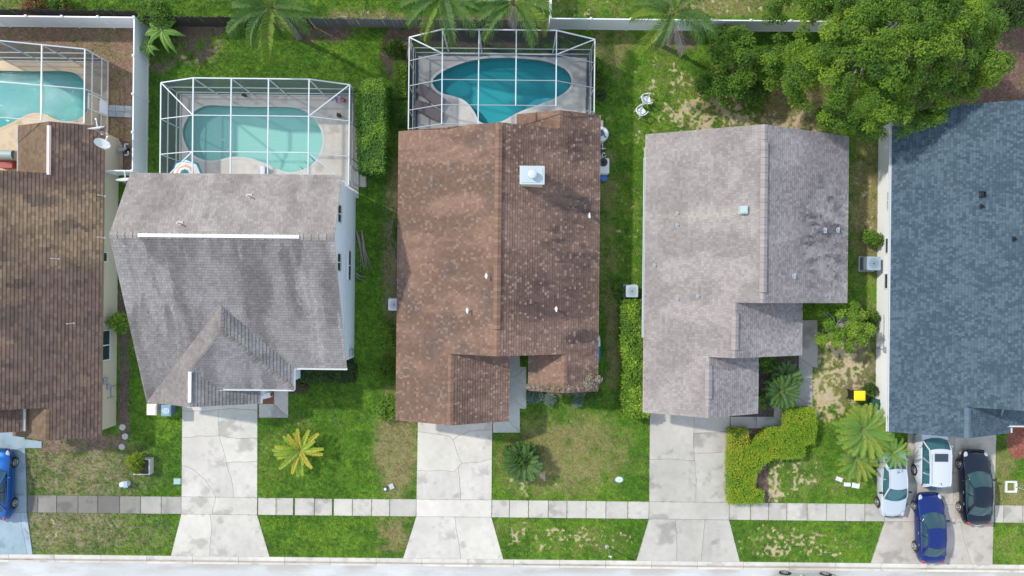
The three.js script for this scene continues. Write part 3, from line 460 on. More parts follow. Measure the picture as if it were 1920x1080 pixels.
// ---- house three: brown roof with chimney
{
  const L = -7.15, Rr = 5.41, RX = -0.87, e = 2.4, k = 0.42, hL = x => e + k * (x - L), hR = x => e + k * (Rr - x), hr = hL(RX);
  const house = thing('chimney_house', 'single-storey house with mottled brown roof and white metal chimney', 'house');
  const g1 = -3.63, w1 = 2.8, w2 = 3.24;
  const fGar = (x, z) => hL(g1) - k * (x - g1), fW1 = (x, z) => hR(w1) - k * (w1 - x), fW2 = (x, z) => hR(w2) - k * (w2 - x);
  const slopes = [
    [[[L, -9.68], [RX, -9.68], [RX, 4.0], [g1, 4.0], [g1, 8.3], [L, 8.3]], (x, z) => hL(x)],
    [[[RX, -9.68], [w1, -9.68], [w1, -10.83], [Rr, -10.83], [Rr, 6.38], [w2, 6.38], [w2, 4.0], [RX, 4.0]], (x, z) => hR(x)],
    [[[g1, 3.75], [-0.1, 3.75], [-0.1, 8.3], [g1, 8.3]], fGar],
    [[[0.19, -10.83], [w1, -10.83], [w1, -9.4], [0.19, -9.4]], fW1],
    [[[1.08, 3.75], [w2, 3.75], [w2, 6.38], [1.08, 6.38]], fW2],
  ];
  const roof = part('roof', slopes.map(([p, f]) => deckPrism(p, f)), std([0.16, 0.1, 0.07], 0.85), house);
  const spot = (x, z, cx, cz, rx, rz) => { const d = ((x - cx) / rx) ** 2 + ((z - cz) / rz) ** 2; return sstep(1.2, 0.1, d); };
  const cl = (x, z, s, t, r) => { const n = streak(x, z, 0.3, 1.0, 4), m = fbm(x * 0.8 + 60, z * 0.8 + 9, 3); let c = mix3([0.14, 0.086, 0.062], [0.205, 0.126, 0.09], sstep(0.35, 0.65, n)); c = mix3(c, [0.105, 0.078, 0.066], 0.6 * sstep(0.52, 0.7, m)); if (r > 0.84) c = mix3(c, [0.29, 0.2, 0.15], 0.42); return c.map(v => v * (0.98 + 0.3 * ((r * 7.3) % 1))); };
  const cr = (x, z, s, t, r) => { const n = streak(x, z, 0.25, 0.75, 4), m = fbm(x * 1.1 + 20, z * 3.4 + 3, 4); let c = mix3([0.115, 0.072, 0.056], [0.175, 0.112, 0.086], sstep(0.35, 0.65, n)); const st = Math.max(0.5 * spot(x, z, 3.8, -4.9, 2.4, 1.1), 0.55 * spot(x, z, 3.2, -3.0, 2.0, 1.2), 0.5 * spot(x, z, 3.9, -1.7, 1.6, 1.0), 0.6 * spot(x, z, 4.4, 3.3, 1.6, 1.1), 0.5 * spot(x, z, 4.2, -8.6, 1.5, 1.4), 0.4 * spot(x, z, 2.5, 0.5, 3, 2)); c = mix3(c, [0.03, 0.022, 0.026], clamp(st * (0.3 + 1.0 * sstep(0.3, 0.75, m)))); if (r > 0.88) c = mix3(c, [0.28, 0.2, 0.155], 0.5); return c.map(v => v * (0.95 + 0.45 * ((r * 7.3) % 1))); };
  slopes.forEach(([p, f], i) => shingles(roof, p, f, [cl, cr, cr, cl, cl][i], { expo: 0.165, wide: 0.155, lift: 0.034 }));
  const cc = (x, z, s, t, r) => mix3([0.17, 0.1, 0.07], [0.25, 0.15, 0.1], r);
  parts('ridge_cap', [capRow([RX, hr + 0.015, -9.68], [RX, hr + 0.015, 4.0], 0.36, cc, 31, 0.02, [1, 0, 0], 0.42), capRow([g1, hL(g1) + 0.015, 4.05], [g1, hL(g1) + 0.015, 8.3], 0.34, cc, 32, 0.02, [1, 0, 0], 0.42), capRow([w1, hR(w1) + 0.015, -10.83], [w1, hR(w1) + 0.015, -9.7], 0.34, cc, 33, 0.02, [1, 0, 0], 0.42), capRow([w2, hR(w2) + 0.015, 4.05], [w2, hR(w2) + 0.015, 6.2], 0.34, cc, 34, 0.02, [1, 0, 0], 0.42)], shingleMat, roof);
  part('ridge_vent', capRow([RX, hr + 0.05, -9.0], [RX, hr + 0.05, 2.4], 0.42, cc, 35, 0.07, [1, 0, 0], 0.42), shingleMat, roof);
  const wm = std([0.45, 0.4, 0.34], 0.85), tp = x => Math.min(hL(x), hR(x)) - 0.17;
  part('wall', [wallX(L + 0.35, Rr - 0.35, -9.35, 3.7, RX, tp), wallX(L + 0.35, -0.45, 3.7, 8.0, g1, x => Math.min(hL(x), fGar(x)) - 0.17), wallX(0.55, Rr - 0.35, -10.5, -9.35, w1, x => Math.min(hR(x), fW1(x)) - 0.17), wallX(1.45, Rr - 0.35, 3.7, 6.05, w2, x => Math.min(hR(x), fW2(x)) - 0.17)], wm, house);
  // chimney chase with sheet metal cover
  const [cx, cz] = W(998, 328, 5.7), ch = part('chimney', bx(1.28, 2.1, 0.95, cx, 4.5, cz), std([0.5, 0.45, 0.38], 0.8), house);
  part('chase_cover', [rbx(1.44, 0.12, 1.08, 0.03, cx, 5.6, cz), bx(1.2, 0.04, 0.85, cx, 5.67, cz)], std([0.46, 0.53, 0.56], 0.4), ch); part('flue_cap', [cyl(0.2, 0.2, 0.3, cx, 5.8, cz, 20), cyl(0.26, 0.26, 0.06, cx, 5.98, cz, 20), new THREE.SphereGeometry(0.26, 20, 6, 0, 6.3, 0, 1.57).scale(1, 0.35, 1).translate(cx, 6.01, cz)], std([0.52, 0.57, 0.6], 0.35), ch);
  for (const [px, py, s] of [[913, 518, 1], [877, 582, 1], [1044, 580, -1], [1110, 400, -1]]) { const [x, z] = W(px, py, 4.3); teePipe(house, x, z, s > 0 ? hL(x) : hR(x)); }
}
// ---- house four: pale grey roof stepping down to the street
{
  const L = 8.25, Rr = 20.87, RX = 14.56, e = 2.4, k = 0.46, hL = x => e + k * (x - L), hR = x => e + k * (Rr - x);
  const house = thing('stepped_house', 'single-storey house with pale grey roof stepping back in three gables', 'house');
  const a = 13.17, b = 11.82, fA = x => hL(a) - k * (x - a), fBq = x => hL(b) - k * (x - b);
  const slopes = [
    [[[L, -9.66], [RX, -9.66], [RX, 0.72], [a, 0.72], [a, 4.0], [b, 4.0], [b, 7.66], [L, 7.66]], x => hL(x)],
    [[[RX, -9.66], [Rr, -9.66], [Rr, 0.72], [RX, 0.72]], x => hR(x)],
    [[[a, 0.45], [18.09, 0.45], [18.09, 4.0], [a, 4.0]], x => fA(x)],
    [[[b, 3.75], [15.39, 3.75], [15.39, 7.66], [b, 7.66]], x => fBq(x)],
  ];
  const roof = part('roof', slopes.map(([p, f]) => deckPrism(p, f)), std([0.6, 0.6, 0.6], 0.7), house);
  const spot = (x, z, cx, cz, rx, rz) => sstep(1.2, 0.1, ((x - cx) / rx) ** 2 + ((z - cz) / rz) ** 2);
  const cl = (x, z, s, t, r) => { const n = fbm(x * 0.7 + 8, z * 0.7 + 2, 4); let c = mix3([0.262, 0.233, 0.222], [0.325, 0.29, 0.277], sstep(0.35, 0.65, n)); c = mix3(c, [0.36, 0.33, 0.29], 0.7 * spot(x, z, 11.8, -4.5, 2.6, 0.35)); return c.map(v => v * (0.84 + 0.28 * r)); };
  const cr = (x, z, s, t, r) => { const n = streak(x, z, 0.3, 0.6, 4), m = fbm(x * 1.5, z * 4.2, 4); let c = mix3([0.25, 0.225, 0.228], [0.325, 0.294, 0.294], sstep(0.35, 0.65, n)); const st = Math.max(spot(x, z, 19, -3.5, 2.2, 4.5) * 0.85, 0.5 * spot(x, z, 18, 1.4, 2, 1.0), 0.4 * spot(x, z, 14, 4.6, 2, 1)); c = mix3(c, [0.06, 0.058, 0.064], clamp(st * sstep(0.38, 0.8, m) * 0.95)); return c.map(v => v * (0.74 + 0.4 * r)); };
  slopes.forEach(([p, f], i) => shingles(roof, p, f, [cl, cr, cr, cr][i], { expo: 0.165, wide: 0.17, lift: 0.03 }));
  const cc = (x, z, s, t, r) => mix3([0.27, 0.242, 0.232], [0.33, 0.297, 0.285], r);
  parts('ridge_cap', [capRow([RX, hL(RX) + 0.015, -9.66], [RX, hL(RX) + 0.015, 0.72], 0.34, cc, 41, 0.02, [1, 0, 0], 0.46), capRow([a, hL(a) + 0.015, 0.75], [a, hL(a) + 0.015, 4.0], 0.3, cc, 42, 0.02, [1, 0, 0], 0.46), capRow([b, hL(b) + 0.015, 4.05], [b, hL(b) + 0.015, 7.66], 0.3, cc, 43, 0.02, [1, 0, 0], 0.46)], shingleMat, roof);
  parts('ridge_vent', [capRow([RX, hL(RX) + 0.05, -8.6], [RX, hL(RX) + 0.05, 0.1], 0.42, cc, 44, 0.07, [1, 0, 0], 0.46), capRow([a, hL(a) + 0.05, 1.3], [a, hL(a) + 0.05, 3.5], 0.42, cc, 45, 0.07, [1, 0, 0], 0.46), capRow([b, hL(b) + 0.05, 4.5], [b, hL(b) + 0.05, 6.5], 0.42, cc, 46, 0.07, [1, 0, 0], 0.46)], shingleMat, roof);
  const wm = std([0.6, 0.58, 0.54], 0.85);
  part('wall', [wallX(L + 0.35, Rr - 0.35, -9.3, 0.4, RX, x => Math.min(hL(x), hR(x)) - 0.17), wallX(L + 0.35, 17.72, 0.4, 3.68, a, x => Math.min(hL(x), fA(x)) - 0.17), wallX(L + 0.35, 15.04, 3.68, 7.32, b, x => Math.min(hL(x), fBq(x)) - 0.17)], wm, house);
  part('gutter', gutterX(L - 0.06, -8.2, 3.0, 2.42), M.white, house);
  const [vx, vz] = W(1393, 394, 4.9); part('roof_vent', [bx(0.5, 0.02, 0.5, vx, hL(vx) + 0.05, vz), rbx(0.42, 0.22, 0.46, 0.03, vx, hL(vx) + 0.25, vz), bx(0.3, 0.03, 0.32, vx, hL(vx) + 0.37, vz)], std([0.45, 0.53, 0.53], 0.35), house);
  for (const [px, py] of [[1271, 400], [1271, 422], [1305, 555], [1271, 561], [1232, 497]]) { const [x, z] = W(px, py, 3.3); ventPipe(house, x, z, hL(x), 0.05, 0.22, M.grey); }
  for (const [px, py] of [[1478, 518], [1550, 431], [1581, 429]]) { const [x, z] = W(px, py, 3.6); ventPipe(house, x, z, hR(x), 0.055, 0.3, M.galv); }
}
// ---- house five: slate blue roof at the right edge
{
  const L = 23.62, e = 2.3, k = 0.46, RX = 29.95, hL = x => e + k * (x - L), hR = x => hL(RX) - k * (x - RX);
  const house = thing('blue_roofed_house', 'house with slate blue shingle roof and long white side wall', 'house');
  const g = 27.4, fG = x => hL(g) - k * (x - g), fP = (x, z) => 2.45 + 0.46 * (8.2 - z);
  const slopes = [
    [[[L, -11.3], [RX, -11.3], [RX, 6.84], [g, 6.84], [g, 8.72], [L, 8.72]], x => hL(x)],
    [[[RX, -11.3], [36.3, -11.3], [36.3, 6.84], [RX, 6.84]], x => hR(x)],
    [[[g, 6.6], [31.2, 6.6], [31.2, 8.72], [g, 8.72]], x => fG(x)],
    [[[30.35, 6.6], [36.3, 6.6], [36.3, 8.2], [30.35, 8.2]], fP],
  ];
  const roof = part('roof', slopes.map(([p, f]) => deckPrism(p, f)), std([0.7, 0.72, 0.74], 0.6), house);
  const cb = (x, z, s, t, r) => { const n = fbm(x * 1.1 + 8, z * 1.1 + 2, 4); const c = mix3([0.062, 0.108, 0.15], [0.098, 0.152, 0.195], sstep(0.3, 0.7, n * 0.6 + r * 0.4)); return c.map(v => v * (0.62 + 0.24 * r)); };
  slopes.forEach(([p, f]) => shingles(roof, p, f, cb, { expo: 0.165, wide: 0.16, lift: 0.024 }));
  parts('ridge_cap', [capRow([g, hL(g) + 0.015, 6.9], [g, hL(g) + 0.015, 8.72], 0.4, (x, z, s, t, r) => mix3([0.085, 0.13, 0.17], [0.13, 0.18, 0.22], r), 51, 0.035, [1, 0, 0], 0.46), capRow([RX, hL(RX) + 0.015, -11.3], [RX, hL(RX) + 0.015, 6.84], 0.34, cb, 52, 0.02, [1, 0, 0], 0.46)], shingleMat, roof);
  part('wall', [wallX(24.0, 36, -10.78, 6.5, RX, x => Math.min(hL(x), hR(x)) - 0.17), wallX(24.0, 30.85, 6.5, 8.4, g, x => Math.min(hL(x), fG(x)) - 0.17), bx(4.5, 2.1, 1.0, 33.6, 1.05, 7.0)], std([0.74, 0.76, 0.77], 0.8), house);
  parts('gutter', [gutterX(L - 0.07, -11.3, 8.72, 2.3), gutterZ(8.26, 30.3, 36.3, 2.46), gutterX(31.27, 8.3, 8.72, 2.3)], M.white, house);
  windowOn(house, 24.0, -1, W(1664, 460, 1.6)[1], 1.45, 0.95, 0.85, 1); windowOn(house, 24.0, -1, W(1663, 527, 1.6)[1], 1.4, 0.95, 0.85, 1); windowOn(house, 24.0, -1, W(1667, 375, 1.6)[1], 1.6, 1.1, 0.8, 2);
  part('meter_box', [rbx(0.14, 0.45, 0.35, 0.02, 23.92, 1.3, W(1660, 655, 1)[1]), bar([23.95, 0.1, W(1660, 655, 1)[1]], [23.95, 1.1, W(1660, 655, 1)[1]], 0.05), bar([23.95, 1.0, W(1660, 590, 1)[1]], [23.95, 1.0, W(1660, 655, 1)[1]], 0.03)], M.grey, house);
  for (const [px, py] of [[1838, 365], [1907, 454], [1924, 563]]) { const [x, z] = W(px, py, 4.2), y = hL(x); part('box_vent', [bx(0.34, 0.14, 0.04, x, y + 0.12, z - 0.15), bx(0.34, 0.14, 0.04, x, y + 0.12, z + 0.15), bx(0.05, 0.14, 0.3, x + 0.15, y + 0.14, z), rbx(0.24, 0.1, 0.26, 0.03, x - 0.03, y + 0.12, z)], M.black, house); }
  for (const [px, py] of [[1837, 388], [1882, 450]]) { const [x, z] = W(px, py, 4.1); ventPipe(house, x, z, hL(x), 0.05, 0.25, M.black); }
}

// ------------------------------------------------------------------ pools
function pool(k, label, floorCol, waterCol, depth, extra) {
  const line = poolLines[k], root = thing('swimming_pool', label, 'swimming pool'), n = line.length;
  const cop = inset(line, -0.16), wall = [];
  part('coping', slab(cop, -0.25, 0.062, [line]), std({ one: [0.55, 0.44, 0.31], two: [0.56, 0.55, 0.53], three: [0.56, 0.57, 0.57] }[k], 0.85), root);
  const L2 = area2(line) < 0 ? line.slice().reverse() : line, pos = [];
  for (let i = 0; i < n; i++) { const a = L2[i], b = L2[(i + 1) % n]; for (const [p, y] of [[a, 0.04], [b, 0.04], [b, -depth], [a, 0.04], [b, -depth], [a, -depth]]) pos.push(p[0], y, p[1]); }
  const wg = new THREE.BufferGeometry(); wg.setAttribute('position', new THREE.Float32BufferAttribute(pos, 3)); wg.setAttribute('uv', new THREE.Float32BufferAttribute(new Float32Array(pos.length / 3 * 2), 2)); wg.computeVertexNormals();
  part('basin', [wg, slab(inset(line, -0.02), -depth - 0.1, -depth)], std(floorCol, 0.8), root);
  if (extra) extra(root);
  const rip = canvasless(512, 512, (u, v) => { const a = pnoise(u, v, 22, 4), b = pnoise(v, u, 60, 3); return [a * 0.7 + b * 0.3, a * 0.7 + b * 0.3, a * 0.7 + b * 0.3]; }, false); rip.repeat.set(0.18, 0.18);
  part('water', slab(inset(line, 0.004), -0.102, -0.1, [], false), phy(waterCol, 0.03, { transmission: 1, thickness: 0, ior: 1.33, bumpMap: rip, bumpScale: k === 'two' ? 0.015 : 0.045 }), root);
}
pool('one', 'turquoise rippled pool in the cage at the left edge', [0.13, 0.38, 0.37], [0.72, 0.94, 0.94], 0.75, root => { const [x, z] = W(132, 219); part('step', new THREE.CylinderGeometry(0.75, 0.75, 0.6, 28).translate(x, -0.78, z - 0.1), std([0.17, 0.43, 0.41], 0.8), root); });
pool('two', 'calm pale aqua pool behind the grey two-storey house', [0.38, 0.62, 0.57], [0.84, 0.96, 0.94], 0.7, root => { const [x, z] = W(545, 330); for (const [r, y] of [[1.75, -0.5], [1.3, -0.36], [0.85, -0.22]]) part('step', new THREE.CylinderGeometry(r, r, 0.28, 32).translate(x, y - 0.14, z), std([0.38, 0.62, 0.57], 0.8), root); part('drain', cyl(0.12, 0.12, 0.02, ...(() => { const [a, b] = W(410, 258); return [a, -0.69, b]; })()), M.white, root); });
pool('three', 'deep teal kidney pool in the dark screened cage', [0.045, 0.36, 0.38], [0.62, 0.93, 0.97], 0.75, root => { const [x, z] = W(1015, 194); part('step', slab(smooth([[x - 1.3, z + 0.9], [x - 0.6, z - 0.2], [x + 0.5, z - 0.45], [x + 1.2, z - 0.2], [x + 1.0, z + 0.4], [x, z + 1]], 30), -0.9, -0.3), std([0.14, 0.5, 0.55], 0.8), root); });

// ------------------------------------------------------------------ screened cages
function cage(label, { x0, x1, z0, z1, zEnd = () => z1, hEnd, beams, purlins, topAt, ends = [true, true], mat = M.alu, thin = M.aluThin, wallOp, roofOp, scr, rails, door, diag = true, pw = 0.042, deep = 0.08, bw = 0.068 }) {
  const root = thing('pool_cage', label, 'pool cage');
  const xs = [...(ends[0] ? [x0] : []), ...beams, ...(ends[1] ? [x1] : [])], zs = [z0, ...purlins, z1];
  const wallM = std(scr, 0.9, { transparent: true, opacity: wallOp, side: THREE.DoubleSide }), roofM = std(scr, 0.9, { transparent: true, opacity: roofOp, side: THREE.DoubleSide });
  const quad = (...p) => { const g = new THREE.BufferGeometry(), f = []; for (const i of [0, 1, 2, 0, 2, 3]) f.push(...p[i]); g.setAttribute('position', new THREE.Float32BufferAttribute(f, 3)); g.computeVertexNormals(); return g; };
  for (const x of xs) part('roof_beam', bar([x, topAt(x), z0], [x, topAt(x), zEnd(x)], bw, deep + (x === x0 || x === x1 ? -0.03 : 0)), mat, root);
  for (const z of zs) for (let i = 0; i < xs.length - 1; i++) if (z <= zEnd(xs[i + 1]) + 0.01) part(z === z0 ? 'eave_rail' : 'purlin', bar([xs[i], topAt(xs[i]), z], [xs[i + 1], topAt(xs[i + 1]), z], z === z0 ? 0.065 : pw, 0.06), z === z0 ? mat : thin, root);
  if (diag && ends[0]) part('brace', bar([x0, topAt(x0), z0], [xs[1], topAt(xs[1]) + 0.01, zs[1]], 0.06), mat, root);
  if (diag && ends[1]) part('brace', bar([x1, topAt(x1), z0], [xs[xs.length - 2], topAt(xs[xs.length - 2]) + 0.01, zs[1]], 0.06), mat, root);
  for (const x of xs) part('post', bar([x, 0.05, z0], [x, topAt(x) - 0.03, z0], 0.075), mat, root);
  for (const [on, x] of [[ends[0], x0], [ends[1], x1]]) if (on) for (const z of [...purlins, z1]) if (z <= zEnd(x)) part('post', bar([x, 0.05, z], [x, topAt(x) - 0.03, z], 0.06), mat, root);
  for (const y of [...rails, 0.1]) {
    for (let i = 0; i < xs.length - 1; i++) part('rail', bar([xs[i], y, z0], [xs[i + 1], y, z0], 0.05, 0.07), mat, root);
    for (const [on, x] of [[ends[0], x0], [ends[1], x1]]) if (on) part('rail', bar([x, y, z0], [x, y, zEnd(x)], 0.05, 0.07), mat, root);
  }
  for (let i = 0; i < xs.length - 1; i++) {
    part('wall_screen', quad([xs[i], 0.1, z0], [xs[i + 1], 0.1, z0], [xs[i + 1], topAt(xs[i + 1]), z0], [xs[i], topAt(xs[i]), z0]), wallM, root);
    for (let j = 0; j < zs.length - 1; j++) if (zs[j] < zEnd(xs[i + 1]) - 0.1) { const ze = Math.min(zs[j + 1], zEnd(xs[i + 1])); part('roof_screen', quad([xs[i], topAt(xs[i]), zs[j]], [xs[i + 1], topAt(xs[i + 1]), zs[j]], [xs[i + 1], topAt(xs[i + 1]), ze], [xs[i], topAt(xs[i]), ze]), roofM, root); }
  }
  for (const [on, x] of [[ends[0], x0], [ends[1], x1]]) if (on) for (let j = 0; j < zs.length - 1; j++) if (zs[j + 1] <= zEnd(x)) part('wall_screen', quad([x, 0.1, zs[j]], [x, 0.1, zs[j + 1]], [x, topAt(x), zs[j + 1]], [x, topAt(x), zs[j]]), wallM, root);
  if (door) door(root);
  return root;
}
const plateau = (x0, x1, b0, b1, lo, hi) => x => x <= x0 || x >= x1 ? lo : x < b0 ? lerp(lo, hi, (x - x0) / (b0 - x0)) : x > b1 ? lerp(hi, lo, (x - b1) / (x1 - b1)) : hi;
const doorX = (x, z, w, h) => root => { const d = part('door', [bar([x, 0.08, z], [x, h, z], 0.07), bar([x, 0.08, z + w], [x, h, z + w], 0.07), bar([x, h, z], [x, h, z + w], 0.07), bar([x, 0.95, z], [x, 0.95, z + w], 0.06), bar([x, 0.12, z], [x, 0.12, z + w], 0.08)], M.white, root); part('handle', rbx(0.06, 0.12, 0.03, 0.01, x + 0.05, 1.1, z + 0.12), M.black, d); };
cage('white framed pool cage over the turquoise pool at left edge', { x0: -36, x1: -26.7, z0: -14.57, z1: -9.95, beams: [-33.4, -31.1, -28.9], purlins: [-12.1], ends: [false, true], topAt: x => 2.5 + 0.31 * (-26.7 - x), wallOp: 0.66, roofOp: 0.07, scr: [0.1, 0.125, 0.13], rails: [1.75, 0.75], diag: false, door: root => { const z = W(196, 205)[1]; doorX(-26.7, z - 0.45, 0.95, 2.1)(root); part('door_panel', bx(0.04, 0.8, 0.85, -26.66, 0.52, z + 0.02), M.vinyl, root); } });
cage('white framed pool cage behind the grey two-storey house', { x0: -21.9, x1: -10.2, z0: -12.5, z1: -6.25, beams: [-19.4, -17.1, -14.85, -12.4], purlins: [-10.25, -8.06], topAt: plateau(-21.9, -10.2, -19.4, -12.4, 2.6, 3.65), wallOp: 0.72, roofOp: 0.07, scr: [0.1, 0.125, 0.13], rails: [1.7, 0.6], thin: M.alu, door: root => { doorX(-10.2, -7.55, 0.95, 2.15)(root); part('brace', bar([-19.4, 3.66, -8.06], [-21.9, 2.6, -6.25], 0.06), M.alu, root); part('brace', bar([-12.4, 3.66, -8.06], [-10.2, 2.6, -6.25], 0.06), M.alu, root); } });
cage('white framed pool cage with dark screens behind the chimney house', { x0: -6.5, x1: 4.95, z0: -15.4, z1: -9.75, beams: [-4.3, -2.13, 0.1, 2.5], purlins: [-13.95, -12.4, -10.9], zEnd: x => x > 0 ? -10.88 : -9.75, topAt: plateau(-6.5, 4.95, -4.3, 2.5, 2.8, 4.2), wallOp: 0.62, roofOp: 0.05, scr: [0.025, 0.035, 0.043], rails: [1.0], mat: M.alu, thin: std([0.3, 0.34, 0.36], 0.5), pw: 0.04, bw: 0.064 });
// dark strip with a ragged inner edge, laid round the third deck
{
  const r = rng(8), o = rect(-6.53, -15.43, 4.98, -9.25), i = []; const ragged = (a, b, n, fx) => { for (let k = 0; k < n; k++) { const t = k / n; i.push([lerp(a[0], b[0], t) + (r() - 0.5) * 0.06, lerp(a[1], b[1], t) + (r() - 0.5) * 0.06]); } };
  ragged([-6.3, -15.2], [4.75, -15.2], 40); ragged([4.75, -15.2], [4.72, -9.3], 24); ragged([4.72, -9.3], [-6.3, -9.3], 10); ragged([-6.3, -9.3], [-6.3, -15.2], 24);
  struct('pavement_edging', slab(o, 0.045, 0.056, [i]), std([0.09, 0.11, 0.125], 0.8), 'dark ragged strip along the edge of the right pool deck');
}

// ------------------------------------------------------------------ fences
function vinylFence(label, runs, h = 1.8, group) {
  const root = thing('vinyl_fence', label, 'fence', [0, 0, 0], 0, group), posts = new Map();
  for (const [a, b, step] of runs) {
    const L = Math.hypot(b[0] - a[0], b[1] - a[1]), n = Math.max(1, Math.round(L / (step || 2.1)));
    for (let i = 0; i < n; i++) {
      const p = [lerp(a[0], b[0], i / n), lerp(a[1], b[1], i / n)], q = [lerp(a[0], b[0], (i + 1) / n), lerp(a[1], b[1], (i + 1) / n)];
      posts.set(p.map(v => v.toFixed(2)).join(), p); posts.set(q.map(v => v.toFixed(2)).join(), q);
      const pan = part('fence_panel', bar([p[0], h / 2 + 0.02, p[1]], [q[0], h / 2 + 0.02, q[1]], 0.03, h - 0.1), M.vinyl, root);
      part('rail', bar([p[0], h - 0.05, p[1]], [q[0], h - 0.05, q[1]], 0.07, 0.1), M.vinyl, pan); part('rail', bar([p[0], 0.12, p[1]], [q[0], 0.12, q[1]], 0.06, 0.14), M.vinyl, pan);
    }
  }
  for (const [x, z] of posts.values()) { const p = part('post', bx(0.12, h + 0.05, 0.12, x, (h + 0.05) / 2, z), M.vinyl, root); part('post_cap', [bx(0.15, 0.03, 0.15, x, h + 0.06, z), new THREE.ConeGeometry(0.1, 0.06, 4, 1).rotateY(Math.PI / 4).translate(x, h + 0.1, z)], M.white, p); }
}
vinylFence('tall white vinyl fence around the mulch yard at upper left', [[[-40, -16.85], [-24.06, -16.85], 2.28], [[-24.06, -16.85], [-24.06, -7.16], 2.4], [[-25.95, -7.16], [-24.06, -7.16], 1.9]]);
vinylFence('white vinyl fence behind the yard with two plastic chairs', [[[2.28, -17.06], [25, -17.06], 2.42], [[2.28, -23], [2.28, -17.06], 2.3]]);
function woodFence(label, x0, x1, z, col, lean) {
  const root = thing('wood_fence', label, 'fence'), r = rng(Math.round(x0 * 10) + 900), mats = [0, 1, 2].map(i => std(col.map(c => c * (0.8 + 0.25 * i)), 0.95));
  for (let x = x0; x < x1 - 0.3; x += 2.4) {
    const xe = Math.min(x + 2.4, x1), pk = []; for (let q = x; q < xe - 0.05; q += 0.15) { const h = 1.65 + (r() - 0.5) * 0.12; const g = bx(0.13, h, 0.025, 0, h / 2, 0); g.rotateX((r() - 0.5) * 0.05 + lean); g.rotateZ((r() - 0.5) * 0.03); g.translate(q + 0.075, 0, z + (r() - 0.5) * 0.02); pk.push(g); }
    part('fence_panel', pk, mats[Math.floor(r() * 3)], root, { kind: 'stuff' }); part('post', bx(0.1, 1.5, 0.1, x + 0.04, 0.75, z - 0.09), mats[0], root); for (const y of [0.35, 1.3]) part('rail', bx(xe - x - 0.02, 0.09, 0.04, (x + xe) / 2, y, z - 0.05 + lean * y), mats[1], root);
  }
}
woodFence('old dark brown picket fence behind the middle pool cage', -23.7, -13.2, -17.0, [0.05, 0.042, 0.038], 0);
woodFence('weathered grey leaning picket fence behind the hedge', -13.1, 2.1, -17.05, [0.16, 0.17, 0.18], 0.04);
woodFence('dark board fence running behind the white vinyl fence', -33.5, -24.3, -17.35, [0.045, 0.036, 0.034], 0);

// ------------------------------------------------------------------ plants
const leafMat = new THREE.MeshPhysicalMaterial({ vertexColors: true, roughness: 0.75, transmission: 0.22, thickness: 0, side: THREE.DoubleSide, specularIntensity: 0.6 });
const solidLeaf = new THREE.MeshStandardMaterial({ vertexColors: true, roughness: 0.6, side: THREE.DoubleSide });
const V = () => new THREE.Vector3();
// leaves: sample() gives [position, outward]; each leaf is a small folded blade
function leaves(n, sample, size, palette, r, { flat = 0.5, slim = 0.45 } = {}) {
  const pos = new Float32Array(n * 18), col = new Float32Array(n * 18), d = V(), nn = V(), sd = V(), p = V(), out = V(); let o = 0;
  for (let i = 0; i < n; i++) {
    const s = sample(i); p.set(...s[0]); out.set(...s[1]);
    nn.set(r() - 0.5, r() - 0.5, r() - 0.5).multiplyScalar(1.5).add(out.multiplyScalar(0.6)); nn.y += flat * 1.4; nn.normalize();
    d.set(r() - 0.5, r() - 0.5, r() - 0.5).addScaledVector(nn, 0).cross(nn).normalize(); sd.crossVectors(nn, d);
    const l = size * (0.65 + 0.7 * r()), w = l * slim, f = 0.12 * l, c0 = s[2] || palette[Math.min(palette.length - 1, Math.floor(r() * palette.length))], k = 0.75 + 0.5 * r();
    const A = [p.x, p.y, p.z], T = [p.x + d.x * l, p.y + d.y * l, p.z + d.z * l], L = [p.x + d.x * l * 0.45 + sd.x * w / 2 + nn.x * f, p.y + d.y * l * 0.45 + sd.y * w / 2 + nn.y * f, p.z + d.z * l * 0.45 + sd.z * w / 2 + nn.z * f], R = [p.x + d.x * l * 0.45 - sd.x * w / 2 + nn.x * f, p.y + d.y * l * 0.45 - sd.y * w / 2 + nn.y * f, p.z + d.z * l * 0.45 - sd.z * w / 2 + nn.z * f];
    for (const q of [A, L, T, A, T, R]) { pos[o] = q[0]; pos[o + 1] = q[1]; pos[o + 2] = q[2]; col[o] = c0[0] * k; col[o + 1] = c0[1] * k; col[o + 2] = c0[2] * k; o += 3; }
  }
  const g = new THREE.BufferGeometry(); g.setAttribute('position', new THREE.BufferAttribute(pos, 3)); g.setAttribute('color', new THREE.BufferAttribute(col, 3)); g.computeVertexNormals(); return g;
}
function blobSampler(blobs, r, palette, depth = 0.5) {   // blobs [x,y,z,rx,ry,rz]
  const w = blobs.map(b => b[3] * b[5]), tot = w.reduce((a, b) => a + b, 0), tone = blobs.map(() => r());
  return () => {
    let k = r() * tot, i = 0; while (i < blobs.length - 1 && (k -= w[i]) > 0) i++;
    const b = blobs[i], u = r() * 2 - 0.75, y = Math.max(-0.9, Math.min(1, u)), a = r() * 6.283, q = Math.sqrt(1 - y * y), R = depth + (1 - depth) * Math.sqrt(r());
    const o = [q * Math.cos(a), y, q * Math.sin(a)], c = palette[Math.min(palette.length - 1, Math.max(0, Math.floor((tone[i] * 0.75 + r() * 0.25) * palette.length)))];
    return [[b[0] + o[0] * b[3] * R, b[1] + o[1] * b[4] * R, b[2] + o[2] * b[5] * R], o, c];
  };
}
